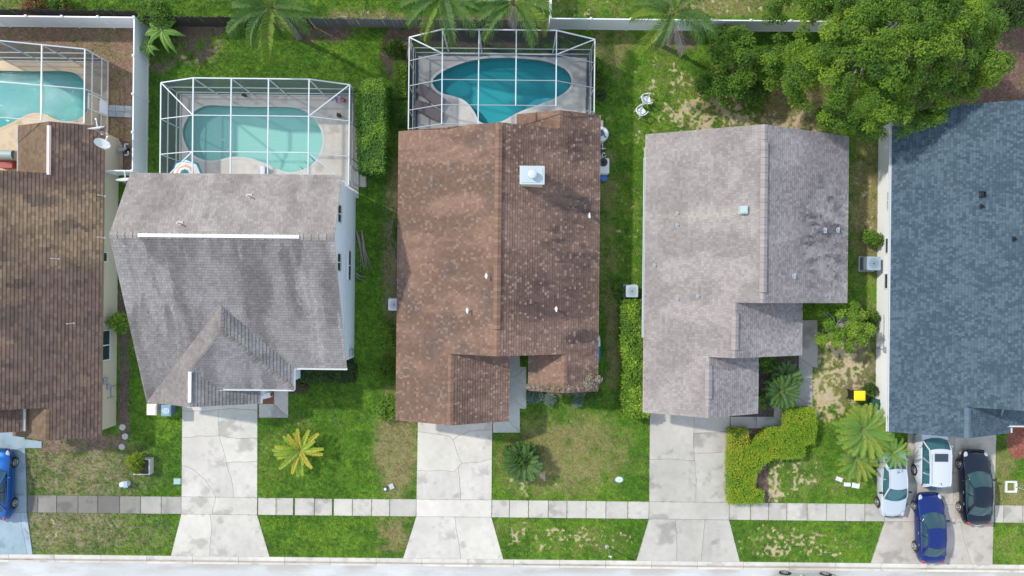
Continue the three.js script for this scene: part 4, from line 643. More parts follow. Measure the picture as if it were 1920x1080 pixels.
const G = {
  oak: [[0.055, 0.125, 0.01], [0.09, 0.185, 0.012], [0.13, 0.24, 0.014], [0.19, 0.3, 0.016]],
  dark: [[0.028, 0.06, 0.012], [0.04, 0.085, 0.016], [0.055, 0.11, 0.018]],
  mid: [[0.055, 0.13, 0.012], [0.085, 0.18, 0.015], [0.12, 0.23, 0.018]],
  lime: [[0.11, 0.22, 0.012], [0.15, 0.27, 0.018], [0.2, 0.32, 0.025]],
  gold: [[0.19, 0.27, 0.015], [0.28, 0.35, 0.02], [0.36, 0.38, 0.025], [0.36, 0.27, 0.04]],
  grey: [[0.18, 0.26, 0.2], [0.26, 0.35, 0.28], [0.34, 0.42, 0.36]],
  croton: [[0.07, 0.12, 0.02], [0.2, 0.13, 0.04], [0.28, 0.12, 0.04], [0.12, 0.16, 0.03]],
};
// rounded shrub of many lobes
function shrub(name, label, category, px, py, rad, h, palette, n, size, seed, { group, stretch = 1, base, stems = 4, mat = leafMat, slim, lobes = 9 } = {}) {
  const r = rng(seed), [x, z] = base || W(px, py, h * 0.6), root = thing(name, label, category, [x, 0, z], 0, group), blobs = [];
  for (let i = 0; i < lobes; i++) { const a = r() * 6.283, d = Math.sqrt(r()) * rad * 0.62, s = rad * (0.34 + 0.26 * r()); blobs.push([Math.cos(a) * d, h * (0.42 + 0.34 * r()), Math.sin(a) * d * stretch, s, h * 0.3, s * Math.min(stretch, 1.2)]); }
  part('foliage', leaves(n, blobSampler(blobs, r, palette), size, palette, r, { slim }), mat, root);
  const st = []; for (let i = 0; i < stems; i++) { const b = blobs[i % blobs.length]; st.push(tube([[b[0] * 0.15, 0, b[2] * 0.15], [b[0] * 0.5, h * 0.3, b[2] * 0.5], [b[0], b[1], b[2]]], [0.03, 0.022, 0.01], 5)); }
  part('stem', st, M.bark, root); return root;
}
// clipped hedge: outline polygon (x,z), flat top
function hedge(name, label, poly, h, palette, n, size, seed, { group, spots, top = 0.06 } = {}) {
  const r = rng(seed), root = thing(name, label, 'hedge', [0, 0, 0], 0, group), bb = [Math.min(...poly.map(p => p[0])), Math.max(...poly.map(p => p[0])), Math.min(...poly.map(p => p[1])), Math.max(...poly.map(p => p[1]))];
  part('inner_growth', slab(inset(poly, 0.16), 0, h - 0.2), std([0.03, 0.04, 0.014], 1), root);
  const per = poly.reduce((s, a, i) => s + Math.hypot(a[0] - poly[(i + 1) % poly.length][0], a[1] - poly[(i + 1) % poly.length][1]), 0), A = Math.abs(area2(poly)), side = per * h * 0.55 / (A + per * h * 0.55);
  const smp = () => {
    let p, out; if (r() < side) { let k = r() * per, i = 0; for (; ;) { const a = poly[i], b = poly[(i + 1) % poly.length], L = Math.hypot(b[0] - a[0], b[1] - a[1]); if (k < L || i === poly.length - 1) { const t = Math.min(1, k / L); p = [lerp(a[0], b[0], t) + (r() - 0.5) * 0.2, h * (0.08 + 0.9 * r()), lerp(a[1], b[1], t) + (r() - 0.5) * 0.2]; out = [0, 0.3, 0]; break; } k -= L; i++; } }
    else { let x, z; do { x = lerp(bb[0], bb[1], r()); z = lerp(bb[2], bb[3], r()); } while (!inPoly(poly, x, z)); p = [x, h - 0.18 * r() + top * (fbm(x * 2.2, z * 2.2, 3) - 0.4) * 3, z]; out = [0, 1, 0]; }
    const q = fbm(p[0] * 1.7 + 9, p[2] * 1.7, 3); let c = palette[Math.min(palette.length - 1, Math.floor(clamp((q - 0.25) * 1.6 + (r() - 0.5) * 0.5, 0, 0.99) * palette.length))]; if (spots && sstep(0.6, 0.68, fbm(p[0] * 1.1 + 3, p[2] * 1.1 + 5, 3)) > r() * 1.2) c = spots; return [p, out, c];
  };
  part('foliage', leaves(n, smp, size, palette, r, { flat: 0.7, slim: 0.55 }), leafMat, root); return root;
}
// feather frond lying along +x, arching; returns geometry with vertex colours
function frond(L, { up = 0.5, droop = 1.1, leaf = 0.5, pairs = 46, w = 0.035, base = [0.08, 0.14, 0.02], tip = [0.12, 0.17, 0.02], rib = [0.2, 0.2, 0.06], vee = 0.3, hang = 0.35, sweep = 0.55, bare = 0.12, seed = 1 }) {
  const r = rng(seed), pos = [], col = []; let x = 0, y = 0, a = up; const N = 24, P = [[0, 0, a]]; for (let i = 1; i <= N; i++) { a = up - droop * Math.pow(i / N, 1.3); x += L / N * Math.cos(a); y += L / N * Math.sin(a); P.push([x, y, a]); }
  const at = t => { const f = t * N, i = Math.min(N - 1, Math.floor(f)), k = f - i; return [lerp(P[i][0], P[i + 1][0], k), lerp(P[i][1], P[i + 1][1], k), P[i][2]]; };
  for (let i = 0; i < N; i++) { const b = 0.02 * (1 - i / N) + 0.006, q = [[P[i][0], P[i][1], -b], [P[i][0], P[i][1] + b, 0], [P[i][0], P[i][1], b]], e = [[P[i + 1][0], P[i + 1][1], -b], [P[i + 1][0], P[i + 1][1] + b, 0], [P[i + 1][0], P[i + 1][1], b]]; for (const k of [0, 1]) { pos.push(...q[k], ...q[k + 1], ...e[k], ...q[k + 1], ...e[k + 1], ...e[k]); for (let c = 0; c < 6; c++) col.push(...rib); } }
  for (let i = 0; i < pairs; i++) for (const s of [-1, 1]) {
    const t = bare + (1 - bare) * (i + 0.5 * r()) / pairs, p = at(t), ln = leaf * (0.35 + 0.65 * Math.sin(Math.PI * Math.pow(clamp(0.12 + t * 0.86), 0.9))) * (0.85 + 0.3 * r()), c = mix3(base, tip, clamp(t * 0.7 + 0.4 * r())).map(v => v * (0.8 + 0.4 * r()));
    const fw = [Math.cos(p[2]) * sweep, Math.sin(p[2]) * sweep], up2 = vee * (0.6 + 0.8 * r()), zz = s * (0.75 + 0.2 * r()); const m = [p[0] + fw[0] * ln * 0.5, p[1] + fw[1] * ln * 0.5 + up2 * ln * 0.5, zz * ln * 0.5], e = [p[0] + fw[0] * ln * 1.05, p[1] + fw[1] * ln + up2 * ln * 0.6 - hang * ln * (0.6 + 0.8 * r()), zz * ln * 0.95], h = w * 0.5, dx = Math.cos(p[2]) * h;
    pos.push(p[0] - dx * 0.6, p[1], 0, p[0] + dx * 0.6, p[1], 0, m[0] + dx, m[1], m[2], p[0] - dx * 0.6, p[1], 0, m[0] + dx, m[1], m[2], m[0] - dx, m[1], m[2], m[0] - dx, m[1], m[2], m[0] + dx, m[1], m[2], ...e); for (let k = 0; k < 9; k++) col.push(...c);
  }
  const g = new THREE.BufferGeometry(); g.setAttribute('position', new THREE.Float32BufferAttribute(pos, 3)); g.setAttribute('color', new THREE.Float32BufferAttribute(col, 3)); g.computeVertexNormals(); return g;
}
// queen palms along the back fence
const qf = [0, 1, 2].map(i => frond(3.3, { up: 0.75, droop: 1.75, leaf: 0.7, pairs: 52, w: 0.052, base: [0.05, 0.135, 0.035], tip: [0.12, 0.23, 0.04], vee: 0.45, hang: 1.05, sweep: 0.8, seed: 60 + i }));
const qy = frond(3.3, { up: 0.7, droop: 1.85, leaf: 0.7, pairs: 52, w: 0.052, base: [0.1, 0.2, 0.02], tip: [0.2, 0.29, 0.025], vee: 0.45, hang: 1.05, sweep: 0.8, seed: 66 });
const qd = frond(2.6, { up: 0.1, droop: 1.6, leaf: 0.45, pairs: 44, w: 0.035, base: [0.28, 0.25, 0.22], tip: [0.34, 0.31, 0.28], rib: [0.36, 0.33, 0.28], vee: 0, hang: 0.8, sweep: 0.7, seed: 70 });
function queenPalm(label, px, py, h, fr, seed) {     // fr: [heading in degrees clockwise from east on the chart, scale, kind]
  const [x, z] = W(px, py), root = thing('queen_palm', label, 'palm tree', [x, 0, z], 0, 'queen palms along the back fence'), r = rng(seed);
  const pts = [], rad = []; for (let i = 0; i <= 12; i++) { const t = i / 12; pts.push([0.12 * Math.sin(t * 3), h * t, 0.1 * t]); rad.push(0.17 - 0.06 * t + (i % 2) * 0.012 + (t < 0.08 ? 0.06 : 0)); } part('trunk', tube(pts, rad, 10), std([0.26, 0.25, 0.24], 0.95), root);
  part('crownshaft', tube([[0, h - 0.15, 0.1], [0, h + 0.25, 0.1], [0, h + 0.55, 0.1]], [0.14, 0.12, 0.03], 8), std([0.14, 0.17, 0.05], 0.8), root);
  for (const [deg, sc, kind] of fr) { const g = kind === 'd' ? qd : kind === 'y' ? qy : qf[Math.floor(r() * 3)], f = part('frond', g, kind === 'd' ? solidLeaf : leafMat, root); f.position.set(0, h + 0.15 + 0.2 * r() - (kind === 'd' ? 0.35 : 0), 0.1); f.rotation.set(0, -deg * Math.PI / 180, 0); f.rotateX((r() - 0.5) * 0.5); f.scale.setScalar(sc); if (kind === 'd') f.userData.label = 'dead grey hanging frond'; }
}
queenPalm('queen palm with pale slanting trunk left of the tall hedge', 562, 72, 5, [[150, 1.05, 'g'], [95, 1.1, 'y'], [118, 0.9, 'g'], [30, 0.9, 'g'], [55, 0.75, 'y'], [5, 0.9, 'g'], [-30, 1, 'g'], [-80, 1, 'g'], [-120, 1, 'g'], [-160, 1, 'g'], [180, 0.8, 'g'], [70, 0.55, 'd']], 81);
queenPalm('queen palm dipping green fronds over the dark cage corner', 846, 52, 5, [[140, 0.95, 'g'], [115, 1.0, 'y'], [78, 1.05, 'g'], [48, 1.0, 'g'], [20, 0.9, 'g'], [165, 0.9, 'g'], [-20, 1, 'g'], [-60, 1, 'g'], [-110, 1, 'g'], [-150, 1, 'g']], 82);
queenPalm('queen palm with hanging tan thatch behind the dark cage', 962, 62, 5, [[128, 1.0, 'g'], [150, 0.9, 'g'], [62, 1.0, 'g'], [40, 0.95, 'y'], [15, 0.9, 'g'], [90, 0.7, 'd'], [100, 0.6, 'd'], [75, 0.55, 'd'], [-30, 1, 'g'], [-80, 1, 'g'], [-130, 1, 'g'], [180, 0.9, 'g']], 83);
queenPalm('queen palm in front of the white fence with a dead grey frond', 1228, 80, 4.6, [[178, 0.85, 'y'], [195, 0.8, 'g'], [130, 1.0, 'y'], [112, 0.8, 'g'], [22, 1.0, 'g'], [40, 0.85, 'g'], [8, 0.8, 'g'], [62, 1.1, 'd'], [80, 0.7, 'd'], [-30, 0.9, 'g'], [-75, 0.9, 'y'], [-120, 0.9, 'g'], [-150, 0.8, 'g']], 84);
// dead frond caught on the cage corner
{ const [x, z] = W(772, 72, 2.9), f = solo('dead_frond', qd, solidLeaf, 'dry pale frond caught on the corner of the dark cage', 'palm frond'); f.position.set(x, 2.86, z + 0.05); f.rotation.set(0, -1.75, 0); f.scale.setScalar(0.6); }
// sago palms
const sg = (L, c0, c1, seed, o = {}) => frond(L, { up: 0.55, droop: 0.75, leaf: 0.23, pairs: 40, w: 0.03, base: c0, tip: c1, vee: 0.25, hang: 0.0, sweep: 0.45, bare: 0.05, ...o, seed });
const sagoGold = [sg(1.75, [0.2, 0.32, 0.012], [0.36, 0.4, 0.015], 101, { leaf: 0.27, w: 0.042 }), sg(1.75, [0.14, 0.28, 0.012], [0.28, 0.38, 0.015], 102, { leaf: 0.27, w: 0.042 }), sg(1.75, [0.26, 0.3, 0.012], [0.46, 0.36, 0.02], 103, { leaf: 0.27, w: 0.042 })];
const sagoDark = [sg(1.15, [0.018, 0.06, 0.007], [0.035, 0.105, 0.01], 104), sg(1.15, [0.024, 0.075, 0.008], [0.05, 0.13, 0.011], 105)];
const sagoMid = [sg(1.9, [0.07, 0.2, 0.025], [0.22, 0.34, 0.03], 106, { leaf: 0.3 }), sg(1.9, [0.1, 0.24, 0.025], [0.32, 0.34, 0.03], 107, { leaf: 0.3 }), sg(1.9, [0.08, 0.22, 0.035], [0.15, 0.32, 0.035], 108, { leaf: 0.3 })];
function sago(label, px, py, h, geos, headings, seed, { lift = 0.12, scale = 1, group = 'sago palms in the front yards', rise = 0.5 } = {}) {
  const [x, z] = W(px, py, h), root = thing('sago_palm', label, 'sago palm', [x, 0, z], 0, group), r = rng(seed);
  part('trunk', tube([[0, 0, 0], [0, h * 0.5, 0], [0, h, 0]], [0.2, 0.22, 0.12], 10), std([0.12, 0.085, 0.06], 1), root);
  headings.forEach((d, i) => { const f = part('frond', geos[Math.floor(r() * geos.length)], solidLeaf, root); f.position.set(0, h + (i % 3) * 0.03, 0); f.rotation.set(0, -(Array.isArray(d) ? d[0] : d) * Math.PI / 180, 0); f.rotateZ((r() - 0.5) * rise + lift); f.scale.setScalar(scale * (Array.isArray(d) ? d[1] : 0.85 + 0.2 * r())); });
}
sago('golden sago palm standing alone on the middle front lawn', 563, 843, 0.55, sagoGold, [[-88, 1.02], [-105, 0.75], [-118, 0.85], [-136, 0.85], [-62, 0.98], [-42, 1.05], [-32, 0.9], [-6, 1], [8, 0.95], [45, 0.95], [60, 0.7], [82, 0.98], [92, 1], [103, 0.92], [135, 1], [160, 0.88], [172, 0.95], [183, 1.0], [-172, 0.95], [70, 0.6]], 111);
const ring = (n, r, j = 6) => Array.from({ length: n }, (_, i) => i * 360 / n + (r() - 0.5) * j);
sago('dark green sago palm with pale heart beside the entry walk', 1462, 732, 0.7, sagoDark, [...ring(44, rng(1)), ...ring(32, rng(2), 14), ...ring(18, rng(22), 20)], 112, { scale: 1.1 });
sago('dark green sago palm behind the one with the pale heart', 1471, 706, 0.6, sagoDark, [...ring(30, rng(3)), ...ring(20, rng(4), 14)], 113, { scale: 1.02 });
sago('full green sago palm with tan tips beside the yellow bin', 1616, 806, 1.5, sagoMid, [...ring(40, rng(5)), ...ring(26, rng(6), 14), ...ring(14, rng(16), 20)], 114, { lift: 0.02 });
sago('lower sago palm with thin dull fronds below the tan tipped one', 1602, 858, 0.8, sagoMid, [...ring(20, rng(7)), ...ring(10, rng(8), 14)], 115, { scale: 0.85 });
sago('small sago palm leaning over the white sedan', 1672, 848, 1.9, sagoMid, [...ring(16, rng(9), 12), ...ring(8, rng(10), 14)], 116, { scale: 0.62 });
sago('round clipped sago shrub beside the white driveway', 979, 864, 0.5, sagoDark, [...ring(30, rng(11)), ...ring(20, rng(12), 14), ...ring(12, rng(13), 20)], 117, { lift: 0.2, scale: 1.28 });
shrub('broadleaf_bush', 'dark broadleaf bush growing out of the round sago shrub', 'bush', 974, 854, 1.2, 1.25, [...G.dark, G.mid[0], G.mid[1], G.mid[2]], 3600, 0.15, 118, { lobes: 14 });
// banana plants
function banana(label, px, py, h, list, seed) {
  const [x, z] = W(px, py, 0), root = thing('banana_plant', label, 'banana plant', [x, 0, z], 0, 'banana plants by the white fence'), r = rng(seed); part('trunk', tube([[0, 0, 0], [0.03, h * 0.6, 0], [0, h, 0]], [0.12, 0.09, 0.05], 8), std([0.16, 0.17, 0.06], 0.8), root);
  for (const [deg, L, w] of list) { const n = 12, pos = [], col = []; const row = i => { const t = i / n, a = 0.75 - 1.5 * t; return [L * (t - 0.12 * t * t), h + L * (0.42 * t - 0.62 * t * t), w * Math.sin(Math.PI * Math.pow(0.06 + 0.9 * t, 0.7)) * (0.9 + 0.2 * r())]; }, R = []; for (let i = 0; i <= n; i++) R.push(row(i));
    for (let i = 0; i < n; i++) for (const s of [-1, 1]) { const a = R[i], b = R[i + 1]; pos.push(a[0], a[1], 0, a[0], a[1] - 0.35 * a[2], s * a[2], b[0], b[1], 0, a[0], a[1] - 0.35 * a[2], s * a[2], b[0], b[1] - 0.35 * b[2], s * b[2], b[0], b[1], 0); const k = 0.85 + 0.3 * r(); for (let q = 0; q < 6; q++) col.push(0.12 * k, 0.26 * k, 0.03 * k); }
    const g = new THREE.BufferGeometry(); g.setAttribute('position', new THREE.Float32BufferAttribute(pos, 3)); g.setAttribute('color', new THREE.Float32BufferAttribute(col, 3)); g.computeVertexNormals(); const f = part('leaf', g, leafMat, root); f.rotation.y = -deg * Math.PI / 180; part('midrib', tube(R.map(q => [q[0], q[1] + 0.012, 0]), R.map((q, i) => 0.022 * (1 - i / n) + 0.005), 4), std([0.3, 0.4, 0.12], 0.6), f); }
}
banana('banana plant with long pale ribbed leaves inside the fence corner', 326, 74, 1.6, [[10, 1.6, 0.22], [58, 1.8, 0.2], [75, 1.6, 0.18], [170, 1.4, 0.25], [140, 1.3, 0.2], [-40, 1.2, 0.22], [-100, 1.3, 0.22], [-150, 1.2, 0.2]], 121);
banana('smaller banana plant pressed against the white fence', 296, 98, 1.2, [[95, 1.0, 0.16], [20, 0.8, 0.14], [160, 0.9, 0.16], [-60, 0.8, 0.14], [-120, 0.9, 0.14], [60, 0.8, 0.12]], 122);
// oak in the upper right corner
{
  const r = rng(131), cx = 21.6, cz = -15.0, root = thing('oak_tree', 'spreading green oak tree overhanging the slate blue roof', 'tree', [cx, 0, cz]), blobs = [], limbs = [];
  const trunkTop = [0.2, 2.6, 0.1];
  for (let i = 0; i < 300; i++) { const a = i * 2.39996 + r() * 0.9, d = Math.sqrt((i + 0.5) / 300), lob = 1 + 0.12 * Math.sin(a * 3 + 1) + 0.08 * Math.sin(a * 5), x = Math.cos(a) * d * 6.1 * lob, z = Math.sin(a) * d * 5.2 * lob, y = 3.3 + 3.4 * (1 - d * d) + r() * 2.2, s = 0.42 + 0.5 * r() * r(); blobs.push([x, y, z, s, s * 0.55, s]); if (i % 4 === 0) limbs.push([x, y, z]); }
  const sprays = []; for (let i = 0; i < 90; i++) { const a = r() * 6.283, d = 0.9 + 0.16 * r(), x = Math.cos(a) * d * 6.3, z = Math.sin(a) * d * 5.4; sprays.push([x, 3.3 + r() * 1.6, z, 0.5, 0.2, 0.4]); }
  const s1 = blobSampler(blobs, r, G.oak, 0.45), s2 = blobSampler(sprays, r, G.oak, 0.2);
  part('crown', leaves(125000, i => i % 8 === 0 ? s2() : s1(), 0.145, G.oak, r, { flat: 0.5, slim: 0.5 }), leafMat, root);
  part('trunk', tube([[0, 0, 0], [0.05, 0.8, 0], [0.15, 1.8, 0.05], trunkTop], [0.5, 0.36, 0.32, 0.28], 12), M.bark, root);
  part('limbs', limbs.map(p => { const m = [p[0] * 0.45 + 0.2 * (r() - 0.5), 2.6 + (p[1] - 2.6) * 0.55, p[2] * 0.45 + 0.2 * (r() - 0.5)]; return tube([trunkTop, m, [lerp(m[0], p[0], 0.6), lerp(m[1], p[1], 0.7), lerp(m[2], p[2], 0.6)], p], [0.08, 0.05, 0.03, 0.012], 5); }), std([0.32, 0.3, 0.27], 0.95), root);
}
// the tall flowering shrub next to the oak
{
  const r = rng(141), [x, z] = W(1382, 118, 2), root = thing('flowering_shrub', 'tall tangled shrub with a few red flowers beside the oak', 'shrub', [x, 0, z]), blobs = [];
  for (let i = 0; i < 34; i++) { const a = r() * 6.283, d = Math.sqrt(r()); blobs.push([Math.cos(a) * d * 2.5, 0.9 + 2.1 * (1 - d * d) + 0.6 * r(), Math.sin(a) * d * 2.3, 0.4 + 0.35 * r(), 0.4, 0.4 + 0.35 * r()]); }
  part('foliage', leaves(15000, blobSampler(blobs, r, [...G.mid, [0.1, 0.19, 0.012]], 0.3), 0.19, G.mid, r, { flat: 0.4, slim: 0.38 }), leafMat, root);
  const fl = []; for (let i = 0; i < 11; i++) { const b = blobs[Math.floor(r() * blobs.length)]; fl.push([b[0] + (r() - 0.5) * 0.6, b[1] + 0.38, b[2] + (r() - 0.5) * 0.6]); } for (const p of fl) part('flower', new THREE.IcosahedronGeometry(0.05 + 0.03 * r(), 0).scale(1, 0.6, 1).translate(...p), std([0.4, 0.06, 0.035], 0.7), root);
  part('stem', blobs.filter((_, i) => i % 3 === 0).map(b => tube([[b[0] * 0.12, 0, b[2] * 0.12], [b[0] * 0.5, b[1] * 0.6, b[2] * 0.5], [b[0], b[1], b[2]]], [0.05, 0.03, 0.012], 5)), M.deadWood, root);
}
shrub('corner_tree', 'dark green shrubby tree behind the oak at top corner', 'tree', 1908, 22, 1.5, 3.2, G.dark, 4200, 0.17, 145, { lobes: 14 });
// small pale branched tree between houses four and five
{
  const r = rng(151), [x, z] = W(1582, 612, 2), root = thing('pale_branched_tree', 'small open tree with pale grey branches between the grey and blue roofs', 'tree', [x, 0, z]), blobs = [], tw = [];
  for (let i = 0; i < 46; i++) { const a = r() * 6.283, d = Math.sqrt(r()) * 1.75, p = [Math.cos(a) * d, 1.7 + 0.9 * r() - d * 0.2, Math.sin(a) * d * 0.85]; blobs.push([...p, 0.34, 0.18, 0.34]); const m = [p[0] * 0.5, 1.5 + 0.4 * r(), p[2] * 0.5]; tw.push(tube([[0, 1.0, 0], m, [p[0], p[1] + 0.1, p[2]]], [0.026, 0.018, 0.01], 5)); }
  part('crown', leaves(8200, blobSampler(blobs, r, G.lime, 0.2), 0.14, G.lime, r, { flat: 0.6 }), leafMat, root); part('limbs', tw, std([0.42, 0.43, 0.4], 0.9), root); part('trunk', tube([[0, 0, 0], [0.02, 0.6, 0], [0, 1.05, 0]], [0.07, 0.055, 0.05], 7), std([0.4, 0.41, 0.38], 0.9), root);
}
const HP = (a, b, c, d) => WP([[a, b], [c, b], [c, d], [a, d]]);
hedge('tall_hedge', 'tall clipped dark hedge beside the middle pool cage', WP([[668, 152], [716, 152], [720, 180], [720, 322], [676, 322], [672, 240]], 1.7).map(p => p), 2.0, [[0.06, 0.15, 0.018], [0.095, 0.21, 0.02], [0.135, 0.27, 0.024], [0.18, 0.32, 0.03]], 17000, 0.14, 161, { top: 0.07 });
hedge('boxwood_hedge', 'light green square hedge against the left side of the dark cage', HP(743, 124, 763, 186), 0.9, [G.mid[2], G.lime[0], G.lime[1], G.lime[2]], 2600, 0.09, 162);
hedge('boxwood_hedge', 'dark rounded hedge below the light green one beside the cage', HP(746, 196, 765, 236), 0.8, G.mid, 1700, 0.1, 163);
hedge('side_hedge', 'bright green leafy hedge along the pale grey house', WP([[1164, 566], [1206, 566], [1208, 772], [1175, 776], [1163, 740], [1168, 680], [1162, 640]]), 1.35, [G.mid[1], G.mid[2], ...G.lime, [0.26, 0.4, 0.03]], 9500, 0.18, 164, { top: 0.14 });
hedge('entry_hedge', 'low dark hedge under the front eave of the two-storey house', HP(556, 682, 668, 712), 0.9, G.dark, 3800, 0.11, 165);
hedge('golden_hedge', 'wide golden green clipped hedge curling round the front bed', WP([[1368, 850], [1400, 842], [1422, 824], [1440, 806], [1474, 805], [1476, 768], [1529, 768], [1531, 800], [1526, 828], [1508, 836], [1508, 856], [1478, 860], [1450, 858], [1432, 872], [1420, 885], [1414, 916], [1432, 924], [1430, 944], [1368, 944]], 0.8), 0.85, [[0.17, 0.3, 0.012], [0.22, 0.36, 0.015], [0.26, 0.37, 0.018], G.gold[1], [0.3, 0.38, 0.02]], 22000, 0.085, 166, { top: 0.03 });
hedge('golden_cube_hedge', 'small square golden hedge at the corner of the driveway', WP([[1369, 806], [1402, 806], [1404, 846], [1369, 846]], 0.8), 0.85, [G.lime[0], G.gold[1], G.gold[2]], 2100, 0.09, 167);
shrub('golden_bush', 'tiny yellow bush at the outer corner of the golden hedge', 'bush', 1522, 826, 0.32, 0.55, G.gold, 420, 0.09, 168);
shrub('fence_shrub', 'loose light green shrub spilling over the white fence corner', 'shrub', 290, 28, 1.25, 2.4, [...G.mid, G.lime[0]], 3600, 0.15, 171);
shrub('fence_shrub', 'dark leafy shrub below the loose one at the fence corner', 'shrub', 305, 55, 0.8, 1.5, G.dark, 1500, 0.15, 172);
shrub('croton_bush', 'green and orange croton bush beyond the upper left fence', 'bush', 62, 8, 0.95, 1.2, G.croton, 1500, 0.17, 173);
shrub('croton_bush', 'darker croton bush with yellow leaves touching the board fence', 'bush', 112, 8, 0.85, 1.2, [...G.mid, G.croton[1]], 1400, 0.16, 174);
shrub('round_bush', 'bright lime bush between the beige wall and grey roof', 'bush', 226, 606, 0.72, 1.7, G.lime, 1500, 0.15, 175);
shrub('cage_shrub', 'feathery green shrub along the right side of the dark cage', 'shrub', 1128, 140, 0.6, 1.4, [...G.mid, G.lime[0]], 1900, 0.17, 176, { stretch: 1.9, slim: 0.3 });
shrub('cage_shrub', 'dark shrub tucked under the feathery one by the cage', 'shrub', 1126, 178, 0.42, 1.0, G.dark, 800, 0.14, 177);
shrub('spiky_clump', 'clump of strap leaves at the corner of the dark cage', 'plant', 737, 92, 0.75, 0.9, G.mid, 420, 0.42, 178, { slim: 0.12, lobes: 5 });
shrub('wall_weeds', 'leafy weeds along the left wall of the chimney house', 'weeds', 728, 625, 0.62, 0.7, [G.lime[0], G.lime[1], G.mid[2]], 1700, 0.15, 179, { stretch: 2.4 });
shrub('wall_weeds', 'yellow green weeds spreading from the wall near the driveway', 'weeds', 722, 695, 0.75, 0.8, [...G.mid, G.lime[1]], 1400, 0.2, 180, { stretch: 1.5, slim: 0.22 });
shrub('wall_weeds', 'tall weeds beside the garage corner of the chimney house', 'weeds', 728, 762, 0.8, 0.9, [G.mid[2], G.lime[0], G.lime[1]], 1700, 0.17, 181, { stretch: 1.7 });
shrub('wall_weeds', 'thin bushes beside the wall below the fallen branches', 'weeds', 745, 430, 0.5, 0.7, [...G.mid, G.gold[0]], 1000, 0.12, 182, { stretch: 3 });
shrub('window_bush', 'dense green bush below the window of the white wall', 'bush', 1632, 448, 0.75, 1.1, G.mid, 1700, 0.14, 183);
shrub('wall_bush', 'green bush beside the white wall under the small tree', 'bush', 1636, 600, 0.6, 0.9, G.mid, 1300, 0.13, 184, { stretch: 1.7 });
shrub('wall_bush', 'dark low bush by the yellow bin', 'bush', 1632, 730, 0.5, 0.7, [...G.dark, G.mid[2]], 800, 0.12, 185);
shrub('entry_plant', 'shaded green plants under the eave behind the sago palms', 'plants', 1442, 682, 0.75, 1.0, G.mid, 1500, 0.15, 186);
shrub('entry_plant', 'bright leafy plant at the garage side of the sago bed', 'plants', 1428, 752, 0.35, 0.7, [G.mid[2], G.lime[0]], 500, 0.14, 187, { stretch: 1.6 });
shrub('condenser_weeds', 'weeds around the square grey condenser', 'weeds', 1160, 545, 0.45, 0.6, G.mid, 800, 0.13, 188, { stretch: 1.4 });
shrub('entry_bush', 'dry reddish bush at the corner of the entry slab', 'bush', 562, 726, 0.6, 0.6, [[0.12, 0.08, 0.05], [0.09, 0.1, 0.04], [0.14, 0.1, 0.07]], 700, 0.13, 189);
for (const [px, lab, rad] of [[1001, 'silvery green clump beside the entry walk of the chimney house', 0.55], [1032, 'silvery green clump second from the entry walk', 0.62], [1086, 'lone silvery green clump near the roof corner', 0.5]]) shrub('silver_clump', lab, 'plant', px, 746, rad * 1.15, 0.5, G.grey, 620, 0.24, 190 + px, { slim: 0.14, lobes: 4, group: 'silvery clumps before the chimney house' });
shrub('green_clump', 'fresh green ferny clump beside the silvery ones', 'plant', 1112, 742, 0.5, 0.45, G.mid, 600, 0.16, 199);
// dry vine over the front roof corner
{ const r = rng(201), b = []; const add = (px, py, s) => { const [x, z] = W(px, py, 2.8); b.push([x, 2.5 + 0.42 * Math.max(-0.2, Math.min(5.41 - x, x - 1.08)), z, s, 0.14, s]); }; for (let px = 992; px < 1126; px += 9) add(px, 725 + 3 * r(), 0.2); for (let i = 0; i < 12; i++) add(1096 + 28 * r(), 704 + 24 * r(), 0.26);
  const root = thing('dry_vine', 'dry tan vine matted along the front roof edge', 'vine'); part('foliage', leaves(4200, blobSampler(b, r, [[0.28, 0.24, 0.19], [0.34, 0.3, 0.24], [0.24, 0.18, 0.12], [0.3, 0.25, 0.14]], 0.1), 0.09, [[0.4, 0.35, 0.28]], r), solidLeaf, root);
  const [x1, z1] = W(1108, 735, 1.2); part('stem', [tube([[5.2, 0, 6.5], [5.15, 1.2, 6.48], [5.0, 2.5, 6.35]], [0.03, 0.02, 0.01], 5), tube([[3, 0, 6.6], [3.05, 1.3, 6.55], [3.1, 2.7, 6.4]], [0.03, 0.02, 0.01], 5)], M.deadWood, root); }
// fallen branches in the passage
for (const [label, px, py, ang, L, seed] of [['heap of grey sticks against the pale blue wall', 682, 470, 80, 2.6, 211], ['dead branch lying below the stick heap', 673, 522, 35, 0.9, 212], ['dark forked branch against the wall of the chimney house', 742, 480, 60, 1.7, 213], ['curved bare vine on the brown strip beside the chimney house', 738, 430, 100, 1.9, 214], ['short dead stick above the white condenser', 741, 530, 165, 0.7, 215]]) {
  const r = rng(seed), [x, z] = W(px, py), root = thing('fallen_branch', label, 'branch', [x, 0, z], -ang * Math.PI / 180), n = seed === 211 ? 12 : 3, t = []; for (let i = 0; i < n; i++) { const o = (r() - 0.5) * 0.5, s = (0.6 + 0.5 * r()), a = (r() - 0.5) * 0.6; t.push(tube([[-L / 2 * s, 0.04 + 0.1 * r(), o], [0, 0.08 + 0.15 * r(), o * 0.6 + a * 0.3], [L / 2 * s, 0.05, o + a]], [0.035, 0.028, 0.01], 5)); } part('twigs', t, seed === 213 ? M.bark : M.deadWood, root);
}

